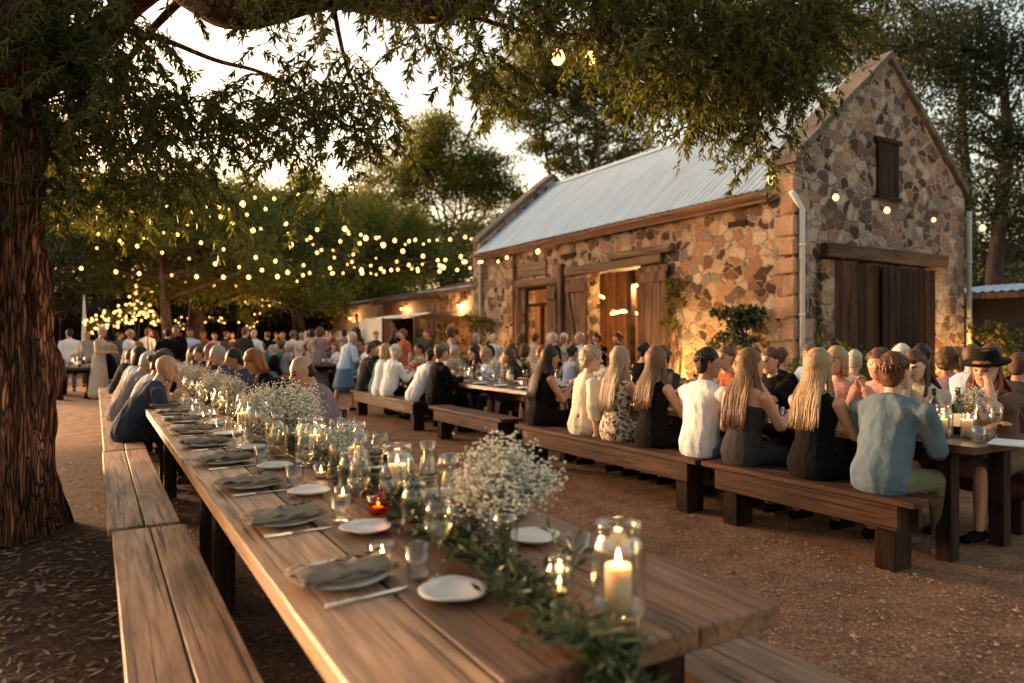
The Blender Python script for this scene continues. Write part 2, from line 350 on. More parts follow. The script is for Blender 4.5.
# ================================================================ ground
def ground():
    mb = MB(); n = 90
    xs = [-220 + 440 * i / n for i in range(n + 1)]
    def dens(i): t = (i / n) * 2 - 1; return 220 * (abs(t) ** 2.6) * (1 if t > 0 else -1)
    g = [dens(i) for i in range(n + 1)]
    vs = []
    for y in g:
        for x in g:
            z = 0.012 * mnoise.noise(Vector((x * .5, y * .5, 3))) if abs(x) < 30 else 0
            vs.append((x + 3, y + 6, z - .006))
    fs = [(j * (n + 1) + i, j * (n + 1) + i + 1, (j + 1) * (n + 1) + i + 1, (j + 1) * (n + 1) + i) for j in range(n) for i in range(n)]
    mb.add(vs, fs); o = mb.build('ground', M['ground_gravel'], smooth=True); tag(o, kind='structure')
ground()
def scatter_litter():
    mb = MB()
    for k in range(9000):       # bark chips and dead leaves under the big tree
        y = random.uniform(.8, 9.5); x = random.uniform(-4.5, 1.3) - .1
        if random.random() < .45: x = random.uniform(-3.2, .1); y = random.uniform(1.5, 6)
        a = random.uniform(0, 6.28); l = random.uniform(.012, .045); w = l * random.uniform(.18, .4); t = random.uniform(-.4, .4)
        dx, dy = math.cos(a), math.sin(a); z = random.uniform(.006, .02)
        p = Vector((x, y, z))
        u = Vector((dx, dy, t * .5)) * l; q = Vector((-dy, dx, random.uniform(-.4, .4))) * w
        mb.add([p - u, p + q, p + u, p - q], [(0, 1, 2, 3)])
    m = simple('litter', (.15, .085, .05), .9, .2, 5, island=.8)
    o = mb.build('leaf_litter', m); tag(o, 'dry bark chips and dead leaves on the dark earth under the big tree', 'leaf litter', kind='stuff')
    mb = MB()
    for k in range(11000):
        X = random.uniform(1.9, 4.2) if random.random() < .7 else random.uniform(1.5, 7); y = random.uniform(-.2, 7.5)
        if random.random() < .5: y = random.uniform(-.2, 3.8)
        r = random.uniform(.003, .011) * (1 if random.random() < .96 else 2); a = random.uniform(0, 6.28)
        c = Vector((X, y, r * .3)); vs = [c + Vector((math.cos(a + k2 * 1.57) * r * random.uniform(.7, 1.3), math.sin(a + k2 * 1.57) * r * random.uniform(.7, 1.3), 0)) for k2 in range(4)] + [c + Vector((0, 0, r * .7))]
        mb.add(vs, [(0, 1, 4), (1, 2, 4), (2, 3, 4), (3, 0, 4)])
    m = simple('pebble', (.26, .155, .10), .9, .2, 5, island=.6)
    o = mb.build('gravel_stones', m); tag(o, 'small reddish gravel stones scattered over the yard', 'gravel', kind='stuff')
scatter_litter()

# ================================================================ barn
def wall_grid(mb, axis, at, th, u0, u1, z0, z1, holes, mi=0):
    """wall in the plane axis=at, thickness th toward +axis; holes = (ua,ub,za,zb)"""
    us = sorted({u0, u1, *[h[0] for h in holes], *[h[1] for h in holes]}); zs = sorted({z0, z1, *[h[2] for h in holes], *[h[3] for h in holes]})
    P = (lambda a, u, z: (a, u, z)) if axis == 'x' else (lambda a, u, z: (u, a, z))
    ins = lambda u, z: any(h[0] < u < h[1] and h[2] < z < h[3] for h in holes)
    for i in range(len(us) - 1):
        for j in range(len(zs) - 1):
            a, b, c, d = us[i], us[i + 1], zs[j], zs[j + 1]
            if ins((a + b) / 2, (c + d) / 2): continue
            mb.quad(P(at, a, c), P(at, a, d), P(at, b, d), P(at, b, c), mi); mb.quad(P(at + th, a, c), P(at + th, b, c), P(at + th, b, d), P(at + th, a, d), mi)
    for h in holes:
        a, b, c, d = h
        mb.quad(P(at, a, c), P(at + th, a, c), P(at + th, a, d), P(at, a, d), mi); mb.quad(P(at, b, c), P(at, b, d), P(at + th, b, d), P(at + th, b, c), mi)
        mb.quad(P(at, a, d), P(at + th, a, d), P(at + th, b, d), P(at, b, d), mi)
    for u in (u0, u1): mb.quad(P(at, u, z0), P(at + th, u, z0), P(at + th, u, z1), P(at, u, z1), mi)
    mb.quad(P(at, u0, z1), P(at + th, u0, z1), P(at + th, u1, z1), P(at, u1, z1), mi)
BX0, BX1, BY0, BY1 = 9.5, 14.56, 7.26, 17.8; BXM = (BX0 + BX1) / 2; RIDGE, EAVE = 6.15, 3.85
def gable_wall(y, th, top=6.36, kneel=4.2):
    mb = MB(); pts = [(BX0, 0), (BX0, kneel), (BXM, top), (BX1, kneel), (BX1, 0)]
    a = [(x, y, z) for x, z in pts]; b = [(x, y + th, z) for x, z in pts]
    mb.add(a + b, [(0, 1, 2, 3, 4), (9, 8, 7, 6, 5)] + [(i, i + 5, (i + 1) % 5 + 5, (i + 1) % 5) for i in range(5)]); return mb
def coping(y0, y1, parent):
    for s in (-1, 1):
        mb = MB(); n = 9; xe = BX0 - .06 if s < 0 else BX1 + .06
        for k in range(n):
            t0, t1 = k / n + .004, (k + 1) / n - .004
            xa, xb = xe + (BXM - xe) * t0, xe + (BXM - xe) * t1; za, zb = 4.2 + (6.36 - 4.2) * t0, 4.2 + (6.36 - 4.2) * t1
            j = random.uniform(-.012, .012)
            v = [(xa, y0, za), (xb, y0, zb), (xb, y1, zb), (xa, y1, za)]
            mb.add([(x, y, z + .004) for x, y, z in v] + [(x, y + (.0 if i < 2 else 0), z + .13 + j) for i, (x, y, z) in enumerate(v)], [(3, 2, 1, 0), (4, 5, 6, 7), (0, 1, 5, 4), (1, 2, 6, 5), (2, 3, 7, 6), (3, 0, 4, 7)])
        mb.build('gable_coping', M['coping_stone'], parent)
barn = thing('stone_barn', 'rubble stone barn with a pale metal gabled roof and tall timber doors', 'barn', (0, 0, 0))
mb = MB(); O1 = (13.95, 15.5, 0, 2.75); O2 = (10.9, 12.75, 0, 2.9)
wall_grid(mb, 'x', BX0, .4, BY0 + .42, BY1, 0, EAVE - .12, [O1, O2]); mb.build('side_wall', M['rubble_stone'], barn)
gable_wall(BY0, .417).build('gable_wall', M['rubble_stone'], barn); gable_wall(BY1 + .003, .4).build('gable_wall', M['rubble_stone'], barn)
mb = MB(); mb.box(BX1 - .4, BY0 + .42, 0, BX1 - .003, BY1, EAVE - .2); mb.build('rear_wall', M['rubble_stone'], barn)
coping(BY0 - .07, BY0 + .46, barn); coping(BY1 - .05, BY1 + .46, barn)
# inner lining (plank walls seen through the doors) and floor
mb = MB()
for k in range(26):
    y = BY0 + .6 + k * .385; mb.bbox(BX1 - 1.0, y, .02, BX1 - .94, y + .37, 4.2, .008)
for k in range(9): mb.bbox(BX0 + .5 + k * .42, BY1 - .5, .02, BX0 + .9 + k * .42, BY1 - .44, 4.2, .008)
mb.build('inner_lining', M['brown_board_wood'], barn)
mb = MB(); mb.box(BX0 + .42, BY0 + .45, 0, BX1 - .42, BY1 - .02, .015); mb.build('floor', M['beam_wood'], barn)
mb = MB()
for y in (9.2, 11.9, 14.6):
    mb = MB(); mb.bbox(BX0 + .4, y, 3.35, BX1 - .4, y + .14, 3.55, .01)
    for s, x in ((1, BX0 + .6), (1, BX1 - 1.3)): mb.bbox(x, y, .02, x + .14, y + .14, 3.352, .01)
    mb.build('roof_truss', M['beam_wood_x'], barn)
# corrugated roof, two slopes
def corrugated(x0, z0, x1, z1, y0, y1, per=.16, amp=.011, th=.012, nx=8):
    mb = MB(); n = int((y1 - y0) / per) * 6
    d = Vector((x1 - x0, 0, z1 - z0)); nrm = Vector((-(z1 - z0), 0, x1 - x0)).normalized()
    if nrm.z < 0: nrm = -nrm
    vs = []
    for j in range(nx + 1):
        for i in range(n + 1):
            y = y0 + (y1 - y0) * i / n; a = amp * math.cos(2 * math.pi * (y - y0) / per) + (.006 if (j * 7 + i // 40) % 3 == 0 else 0)
            p = Vector((x0, y, z0)) + d * (j / nx) + nrm * a; vs.append(p)
    fs = [(j * (n + 1) + i, j * (n + 1) + i + 1, (j + 1) * (n + 1) + i + 1, (j + 1) * (n + 1) + i) for j in range(nx) for i in range(n)]
    m = len(vs); vs2 = [v - nrm * th for v in vs]; fs2 = [tuple(m + q for q in reversed(f)) for f in fs]
    mb.add(vs + vs2, fs + fs2); return mb
roof = corrugated(BX0 - .2, EAVE, BXM, RIDGE, BY0 + .40, BY1 + .02).build('roof', M['galvanised_roof'], barn, True)
corrugated(BX1 + .2, EAVE, BXM, RIDGE, BY0 + .40, BY1 + .02, nx=2).build('roof', M['galvanised_roof'], barn, True)
mb = MB(); mb.loft([[(BXM - .16, y, RIDGE - .10), (BXM - .14, y, RIDGE - .085), (BXM, y, RIDGE + .045), (BXM + .14, y, RIDGE - .085), (BXM + .16, y, RIDGE - .10), (BXM, y, RIDGE + .02)] for y in (BY0 + .42, BY1)]); mb.build('ridge_cap', M['galvanised_roof'], roof)
fascia = simple('rust_fascia', (.12, .045, .025), .6, .4, 3, .3, 30)
mb = MB(); mb.bbox(BX0 - .13, BY0 + .43, EAVE - .20, BX0 - .085, BY1, EAVE - .05, .004); mb.build('fascia', fascia, barn)
mb = MB(); mb.loft([[(BX0 - .26 + .055 * math.cos(a), y, EAVE - .075 + .055 * math.sin(a)) for a in [math.pi + k * math.pi / 8 for k in range(9)]] + [(BX0 - .26 + .047 * math.cos(a), y, EAVE - .072 + .047 * math.sin(a)) for a in [2 * math.pi - k * math.pi / 8 for k in range(9)]] for y in (BY0 + .42, BY1)]); mb.build('gutter', fascia, barn)
# downpipes, white at the corner, grey at the right edge
def pipe(x, y, top, mat, ox=0):
    mb = MB(); mb.tube([(x, y, 0), (x, y, top - .25), (x + ox, y, top)], .045, 10)
    for z in (.6, 1.8, 2.9): mb.lathe([(.047, -.02), (.056, -.018), (.056, .018), (.047, .02)], 12, (x, y, z))
    mb.build('downpipe', mat, barn, True)
pipe(BX0 + .10, BY0 - .065, 3.72, M['white_paint'], -.25); pipe(BX1 + .06, BY0 - .06, 3.9, M['grey_paint']); pipe(BX0 - .07, 15.78, 3.7, M['grey_plank_wood']); pipe(BX0 - .07, 17.65, 3.75, M['grey_paint'])
# larger corner blocks
qm = simple('quoin_stone', (.32, .20, .13), .9, .25, 5, .9, 18, island=.4, bdist=.03)
z = .02; k = 0
while z < 4.0:
    h_ = random.uniform(.26, .40); a, b = (.20, .42) if k % 2 else (.40, .24); a += random.uniform(-.06, .06); b += random.uniform(-.06, .06)
    mb = MB(); mb.bbox(BX0 - .025, BY0 - .025, z, BX0 + a, BY0 + b, z + h_ - .02, .03, .008); mb.build('quoin', qm, barn); z += h_; k += 1
# gable door
def plank_door(parent, axis, at, u0, u1, z0, z1, mat, n, brace=None, label=None, name='door', th=.045, out=-1):
    d = thing(name, None, None); d.parent = parent
    if label: d['label'] = label
    mb = MB(); w = (u1 - u0) / n
    for k in range(n):
        a, b = u0 + k * w + .004, u0 + (k + 1) * w - .004; o = random.uniform(0, .008)
        if axis == 'y': mb.bbox(a, at - th - o, z0, b, at - o, z1 - random.uniform(0, .02), .005)
        else: mb.bbox(at - th - o, a, z0, at - o, b, z1 - random.uniform(0, .02), .005)
    mb.build('plank_panel', mat, d)
    t2 = .03; f = at - th - .010
    def rail(ua, za, ub, zb, h=.09):
        if axis == 'y': q = [(ua, f, za - h), (ub, f, zb - h), (ub, f, zb + h), (ua, f, za + h)]; q2 = [(x, y - t2, z) for x, y, z in q]
        else: q = [(f, ua, za - h), (f, ub, zb - h), (f, ub, zb + h), (f, ua, za + h)]; q2 = [(x - t2, y, z) for x, y, z in q]
        mb = MB(); mb.add(q + q2, [(0, 1, 2, 3), (7, 6, 5, 4), (0, 4, 5, 1), (1, 5, 6, 2), (2, 6, 7, 3), (3, 7, 4, 0)]); mb.build('brace', M['grey_plank_wood'], d)
    if brace:
        rail(u0 + .02, z1 - .22, u1 - .02, z1 - .22, .1); rail(u0 + .02, z0 + .3, u1 - .02, z0 + .3)
        if brace == 2:
            f -= .002
            rail(u0 + .12, z0 + .42, u1 - .12, z1 - .34, .1) if True else None
    return d
plank_door(barn, 'y', BY0 - .012, 10.42, 11.72, .05, 2.70, M['barn_door_light_wood'], 6, label='lighter brown left leaf of the gable doors')
plank_door(barn, 'y', BY0 - .085, 11.66, 13.30, .05, 2.68, M['barn_door_wood'], 9, label='darker right leaf of the gable doors')
mb = MB(); mb.bbox(10.15, BY0 - .14, 2.74, 13.75, BY0 + .02, 2.98, .02, .008); mb.build('lintel', M['beam_wood_x'], barn)
mb = MB(); mb.bbox(10.05, BY0 - .10, .0, 10.40, BY0 + .01, 2.70, .02, .006); mb.build('door_jamb', M['rubble_stone_small'], barn)
# hay-loft shutter
sh = thing('loft_shutter', None, None); sh.parent = barn
mb = MB(); 
for k in range(4): mb.bbox(11.67 + k * .155, BY0 - .05, 3.93, 11.67 + k * .155 + .15, BY0 - .012, 4.85, .004)
mb.build('shutter_panel', M['barn_door_wood'], sh)
mb = MB(); mb.bbox(11.6, BY0 - .075, 3.85, 12.36, BY0 - .01, 3.92, .006); mb.bbox(11.6, BY0 - .075, 4.855, 12.36, BY0 - .01, 4.93, .006); mb.build('shutter_frame', M['barn_door_wood'], sh)
# side openings: beams, jambs and leaves
mb = MB(); mb.bbox(BX0 - .10, 10.2, 2.90, BX0 + .30, 13.5, 3.09, .02, .012); mb.bbox(BX0 - .16, 9.9, 3.10, BX0 + .05, 11.8, 3.22, .03, .03); mb.build('lintel', M['beam_wood'], barn)
mb = MB(); mb.bbox(BX0 - .09, 13.6, 2.75, BX0 + .30, 15.75, 2.93, .02, .01); mb.bbox(BX0 - .05, 14.3, 3.0, BX0 + .1, 15.6, 3.35, .02, .01); mb.build('lintel', M['beam_wood'], barn)
for y in (13.55, 15.52): mb = MB(); mb.bbox(BX0 - .12, y, 0, BX0 + .03, y + .17, 3.2 if y < 14 else 2.74, .02, .008); mb.build('door_post', M['grey_plank_wood'], barn)
plank_door(barn, 'x', BX0 - .03, 12.62, 13.42, .05, 2.82, M['grey_plank_wood'], 4, 2, 'open left door leaf with a diagonal brace')
plank_door(barn, 'x', BX0 - .03, 10.02, 10.90, .05, 2.86, M['grey_plank_wood'], 4, 1, 'open right door leaf of weathered planks')
plank_door(barn, 'x', BX0 - .10, 13.72, 14.12, .05, 2.70, M['grey_plank_wood'], 2, 1)
wf = thing('window_frame', None, None); wf.parent = barn
mb = MB()
for (a, b, c, d) in ((13.97, 14.05, 0, 2.74), (15.40, 15.48, 0, 2.74), (14.05, 15.40, 2.25, 2.33), (14.65, 14.72, 0, 2.25), (14.05, 15.40, 2.66, 2.74)): mb.bbox(BX0 + .08, a, c, BX0 + .16, b, d, .006)
mb.build('window_bars', M['barn_door_wood'], wf)
mb = MB(); mb.bbox(BX0 - .03, 13.1, 3.32, BX0 + .005, 13.7, 3.42, .003); mb.build('wall_vent', M['barn_door_wood'], barn); mb = MB(); mb.bbox(BX0 - .02, 8.2, 3.35, BX0 + .005, 8.6, 3.45, .003); mb.build('wall_vent', M['barn_door_wood'], barn)
# pendant lamps inside
def pendant(x, y, z, r, label):
    t = thing('pendant_lamp', label, 'lamp', (x, y, z), 0, 'lamps hanging inside the barn')
    mb = MB(); mb.tube([(0, 0, .1), (0, 0, 3.9 - z)], .008, 6); mb.build('cord', M['cable_black'], t)
    mb = MB(); mb.lathe([(.03, .1), (.06, .09), (r, 0), (r * .98, -.005), (.05, .075), (.025, .09)], 24); mb.build('lamp_shade', M['black_iron'], t, True)
    mb = MB(); mb.tube([(r * .75 * math.cos(a), r * .75 * math.sin(a), -.03 + .035 * math.sin(2 * a)) for a in [k * 2 * math.pi / 24 for k in range(25)]], .028, 8); mb.build('light_ring', M['lamp_glow'], t, True)
    L = bpy.data.lights.new('pendant_light', 'POINT'); L.energy = 85; L.color = (1, .56, .20); L.shadow_soft_size = .15; lo = bpy.data.objects.new('pendant_light', L); COL.objects.link(lo); lo.location = (0, 0, -.12); lo.parent = t
pendant(11.0, 13.2, 2.1, .42, 'glowing ring pendant lamp hanging inside the wide barn doorway')
pendant(10.3, 11.9, 2.62, .2, 'smaller pendant lamp near the top of the barn doorway')
pendant(11.6, 15.0, 2.6, .2, 'pendant lamp behind the left barn window')
# uplights along the wall
def uplight(x, y, label, e, tilt, dirv):
    t = thing('garden_uplight', label, 'lamp', (x, y, 0), 0, 'garden uplights along the barn walls')
    mb = MB(); mb.tube([(0, 0, 0), (0, 0, .16)], .012, 8); mb.build('spike', M['black_iron'], t)
    mb = MB(); mb.lathe([(.02, .12), (.055, .15), (.065, .24), (.058, .242), (.05, .17), (.02, .15)], 16); mb.build('housing', M['black_iron'], t, True)
    mb = MB(); mb.lathe([(.001, .205), (.045, .205), (.045, .215), (.001, .218)], 14, cap=True); mb.build('lamp_glass', M['lamp_glow'], t, True)
    L = bpy.data.lights.new('uplight_lamp', 'SPOT'); L.energy = e * .7; L.color = (1, .50, .12); L.shadow_soft_size = .05; L.spot_size = R(130); L.spot_blend = .7
    lo = bpy.data.objects.new('uplight_lamp', L); COL.objects.link(lo); lo.parent = t; lo.location = (0, 0, .25)
    lo.rotation_euler = Vector(dirv).to_track_quat('-Z', 'Y').to_euler()
uplight(9.05, 9.55, 'uplight below the pot plant, nearest lamp on the long barn wall', 150, 0, (.45, .05, 1))
uplight(9.05, 16.4, 'uplight at the far left corner of the long barn wall', 90, 0, (.45, .05, 1))
uplight(13.75, 6.75, 'uplight beside the shrub at the right end of the gable wall', 150, 0, (.35, .25, 1))
uplight(9.0, 8.35, 'uplight under the dark climbing plant near the barn corner', 70, 0, (.45, .1, 1))

# ================================================================ sheds beyond the barn
def shed(name, label, x0, x1, y0, y1, zf, zb, wallm, roofm, hole=None, lit=None, win=None):
    t = thing(name, label, 'shed')
    mb = MB(); wall_grid(mb, 'x', x0, .15, y0, y1, 0, zf - .05, [hole] if hole else [])
    mb.box(x0 + .15, y0, 0, x1, y0 + .12, min(zf, zb) - .1); mb.box(x0 + .15, y1 - .12, 0, x1, y1, min(zf, zb) - .1); mb.box(x1, y0, 0, x1 + .12, y1, zb - .1)
    mb.build('wall', wallm, t)
    r = corrugated(x0 - .35, zf - .04, x1 + .3, zb, y0 - .2, y1 + .2, .2, .018, nx=2); ro = r.build('roof', roofm, t, True)
    mb = MB(); mb.bbox(x0 - .38, y0 - .2, zf - .2, x0 - .35, y1 + .2, zf - .07, .004); mb.build('fascia', M['grey_plank_wood'], ro)
    if hole:
        mb = MB(); mb.bbox(x0 - .05, hole[0] - .15, hole[3] + .004, x0 + .1, hole[1] + .15, hole[3] + .16, .01); mb.build('lintel', M['beam_wood'], t)
        for y in (hole[0] - .14, hole[1] + .01): mb = MB(); mb.bbox(x0 - .06, y, 0, x0 + .08, y + .13, hole[3], .01); mb.build('door_post', M['beam_wood'], t)
    return t
shed('stone_outbuilding', 'low stone outbuilding joined to the far end of the barn', 9.85, 13, 18.25, 22.2, 3.05, 3.6, M['rubble_stone_small'], M['galvanised_roof'], (18.7, 21.6, 0, 2.15))
rustroof = simple('rusty_roof', (.14, .055, .03), .8, .35, 2)
shed('timber_shed', 'rust brown timber shed with a lit front between the outbuildings', 10.1, 14, 22.6, 27.4, 3.0, 4.0, M['brown_board_wood'], rustroof, (24.0, 26.3, 0, 2.2))
pale = simple('pale_render', (.42, .30, .22), .9, .15, 3, .3, 12)
shed('pale_shed', 'pale rendered shed with white roof sheets behind the stage', 10.2, 14, 28.3, 36, 3.1, 3.9, pale, simple('white_roof', (.62, .62, .62), .5, .1, 3))
shed('dark_hut', 'small dark timber hut with a pale blue metal roof, right of the barn', 18.0, 21.0, 7.6, 9.9, 2.55, 2.9, simple('black_boards', (.022, .016, .013), .8, .3, 6, .4, 40), M['galvanised_roof'])
h = bpy.data.objects['dark_hut']
mb = MB(); mb.bbox(17.95, 9.05, 1.35, 17.995, 9.55, 1.95, .01); mb.build('window', emis('warm_window', (.95, .62, .42), .35), h)
mb = MB()
for k in range(9): mb.bbox(18.0 + k * .34, 7.52, .02, 18.32 + k * .34, 7.60, 2.45, .006)
mb.build('front_boards', bpy.data.materials['black_boards'], h)
def pt(x, y, z, e, col=(1, .58, .22), r=.08, parent=None, name='lamp_light'):
    L = bpy.data.lights.new(name, 'POINT'); L.energy = e * .45; L.color = col; L.shadow_soft_size = r
    o = bpy.data.objects.new(name, L); COL.objects.link(o); o.location = (x, y, z)
    if parent: o.parent = parent
    return o
def wall_lamp(x, y, z, e, label):
    t = thing('wall_lamp', label, 'lamp', (x, y, z), 0, 'lamps on the outbuildings')
    mb = MB(); mb.tube([(.25, 0, .1), (.1, 0, .14), (0, 0, .1)], .012, 8); mb.build('bracket', M['black_iron'], t)
    mb = MB(); mb.lathe([(.02, .1), (.11, 0), (.105, 0), (.015, .09)], 16); mb.build('lamp_shade', M['black_iron'], t, True)
    mb = MB(); mb.sphere((0, 0, -.01), .045); mb.build('bulb', M['lamp_glow'], t, True); pt(0, 0, -.08, e, parent=t, name='wall_lamp_light')
wall_lamp(9.7, 19.6, 2.5, 60, 'lamp over the lit doorway of the stone outbuilding')
wall_lamp(11.6, 20.4, 2.0, 70, 'lamp inside the stone outbuilding doorway'); wall_lamp(9.9, 24.8, 2.6, 60, 'lamp on the rust brown shed front')
wall_lamp(9.9, 31.0, 2.4, 45, 'lamp on the pale rendered shed')
# white banner / canopy before the outbuilding
t = thing('white_canopy', 'small white canopy on posts before the stone outbuilding', 'canopy', (8.6, 20.3, 0))
mb = MB()
rows = []
for i in range(9):
    y = -1.0 + i * .25
    rows.append([(x * .5, y, 2.2 - .12 * abs(x * .5) + .04 * math.sin(i * 1.9 + x)) for x in range(-3, 4)])
vs = [p for r in rows for p in r]; fs = [(j * 7 + i, j * 7 + i + 1, (j + 1) * 7 + i + 1, (j + 1) * 7 + i) for j in range(8) for i in range(6)]
mb.add(vs, fs); mb.add([(x, y, z - .015) for x, y, z in vs], [tuple(reversed(f)) for f in fs]); mb.build('roof_cloth', M['linen_white'], t, True)
mb = MB()
for j in range(8):
    a, b = rows[j][0], rows[j + 1][0]; mb.add([a, b, (b[0], b[1], b[2] - .9), (a[0], a[1], a[2] - .9), (a[0] + .012, a[1], a[2]), (b[0] + .012, b[1], b[2]), (b[0] + .012, b[1], b[2] - .9), (a[0] + .012, a[1], a[2] - .9)], [(0, 1, 2, 3), (7, 6, 5, 4)])
mb.build('side_cloth', M['linen_white'], t)
for x in (-1.45, 1.45):
    for y in (-.95, .95): mb = MB(); mb.tube([(x, y, 0), (x, y, 2.05)], .02, 8); mb.build('post', M['black_iron'], t)
# small stage with a speaker
t = thing('timber_stage', 'low timber stage carrying the musician in front of the pale shed', 'stage', (7.9, 24.5, 0))
mb = MB()
for k in range(12): mb.bbox(-1, -1.5 + k * .25, .55, 1, -1.26 + k * .25, .6, .004)
mb.build('deck', M['grey_plank_wood'], t); mb = MB(); mb.bbox(-.97, -1.47, 0, .97, 1.47, .548, .01); mb.build('skirt', simple('black_cloth', (.012, .011, .011), .9, .2), t)
# picket fence, left of the sheds
t = thing('picket_fence', 'pale picket fence behind the crowd left of the stage', 'fence')
for k in range(15):
    x = 7.1 + k * .14; mb = MB(); mb.bbox(x, 28.0, .05, x + .09, 28.03, 1.75 + random.uniform(-.02, .02), .01); mb.build('picket', M['white_paint'], t)
mb = MB(); mb.bbox(7.0, 28.035, .4, 9.2, 28.07, .5, .005); mb.bbox(7.0, 28.035, 1.4, 9.2, 28.07, 1.5, .005); mb.build('rail', M['white_paint'], t)
# rail fence far right
t = thing('rail_fence', 'post and rail fence far behind the right side of the hut', 'fence')
for k in range(9): mb = MB(); mb.bbox(22 + k * 2.2, 11, 0, 22.14 + k * 2.2, 11.14, 1.25, .01); mb.build('post', M['grey_plank_wood'], t)
for z in (.5, 1.0): mb = MB(); mb.bbox(21.9, 10.95, z, 40, 10.995, z + .12, .005); mb.build('rail', M['grey_plank_wood'], t)
# dark marquee at left behind crowd
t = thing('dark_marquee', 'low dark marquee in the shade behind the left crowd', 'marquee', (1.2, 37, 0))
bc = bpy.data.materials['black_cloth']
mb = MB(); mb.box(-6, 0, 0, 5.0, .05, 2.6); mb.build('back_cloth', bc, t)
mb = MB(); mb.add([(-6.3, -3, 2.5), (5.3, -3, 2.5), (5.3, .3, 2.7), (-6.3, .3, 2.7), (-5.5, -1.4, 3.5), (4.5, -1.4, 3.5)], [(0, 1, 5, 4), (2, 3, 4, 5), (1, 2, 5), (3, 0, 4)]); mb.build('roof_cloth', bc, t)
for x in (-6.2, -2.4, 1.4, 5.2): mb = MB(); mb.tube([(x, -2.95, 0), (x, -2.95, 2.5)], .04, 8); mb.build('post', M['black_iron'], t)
t = thing('folded_parasol', 'white folded parasol standing behind the far left tables', 'parasol', tuple(at_d(84, 345, 21).xy) + (0,))
mb = MB(); mb.tube([(0, 0, .0), (0, 0, 2.75)], .025, 8); mb.build('pole', M['grey_paint'], t)
mb = MB(); mb.lathe([(.02, 2.72), (.035, 2.5), (.055, 1.9), (.07, 1.25), (.05, 1.2)], 12, wob=.08); mb.build('canopy', simple('canopy_cloth', (.52, .50, .50), .8, .1), t, True)
# ================================================================ trees
def leaves_mesh(name, P, D, L, W, mat, parent, fold=.25, loc=None):
    """P (n,3) base points, D (n,3) directions, L,W sizes -> folded pointed leaves (4 verts, 2 tris sharing the midrib)"""
    n = len(P); P = np.asarray(P, float); D = np.asarray(D, float); D /= np.linalg.norm(D, axis=1, keepdims=True) + 1e-9
    r = rng.normal(size=(n, 3)); S = np.cross(D, r); S /= np.linalg.norm(S, axis=1, keepdims=True) + 1e-9
    Nn = np.cross(D, S); L = np.broadcast_to(L, (n,))[:, None]; W = np.broadcast_to(W, (n,))[:, None]
    v = np.empty((n, 4, 3)); v[:, 0] = P; v[:, 2] = P + D * L - Nn * L * .12
    mid = P + D * L * .45
    v[:, 1] = mid + S * W * .5 + Nn * W * fold; v[:, 3] = mid - S * W * .5 + Nn * W * fold
    me = bpy.data.meshes.new(name); me.vertices.add(n * 4); me.vertices.foreach_set('co', v.reshape(-1))
    tri = (np.arange(n) * 4)[:, None] + np.array([0, 1, 2, 0, 2, 3])[None]
    me.loops.add(n * 6); me.loops.foreach_set('vertex_index', tri.reshape(-1).astype(np.int32))
    me.polygons.add(n * 2); me.polygons.foreach_set('loop_start', (np.arange(n * 2) * 3).astype(np.int32)); me.update(calc_edges=True); me.validate()
    return link(name, me, mat, parent, loc)
def clump_leaves(clumps, per, size, flat=.6, droop=.2):
    """clumps: (center, radius). leaves on an uneven shell with gaps"""
    P, D = [], []
    for c, r in clumps:
        k = int(per * r * r); c = np.array(c)
        sub = rng.normal(size=(max(4, int(7 * r)), 3)); sub /= np.linalg.norm(sub, axis=1, keepdims=True); sub[:, 2] *= flat
        sub = c + sub * r * rng.uniform(.45, 1.0, (len(sub), 1))
        idx = rng.integers(0, len(sub), k); q = rng.normal(size=(k, 3)) * np.array([1, 1, .65]) * r * .24
        p = sub[idx] + q; P.append(p)
        d = rng.normal(size=(k, 3)); d[:, 2] -= droop; D.append(d)
    return np.concatenate(P), np.concatenate(D)
def limb(mb, a, b, r0, r1, seg=6, wob=.12, n=8):
    a = Vector(a); b = Vector(b); L = (b - a).length; pts = []; rr = []
    ph = random.uniform(0, 6)
    for i in range(seg + 1):
        t = i / seg; w = math.sin(t * math.pi) * wob * L
        pts.append(a.lerp(b, t) + Vector((math.sin(ph + t * 4) * w * .5, math.cos(ph * 1.7 + t * 3.3) * w * .5, math.sin(t * math.pi) * wob * L * .3))); rr.append(r0 + (r1 - r0) * t)
    mb.tube(pts, rr, n); return pts
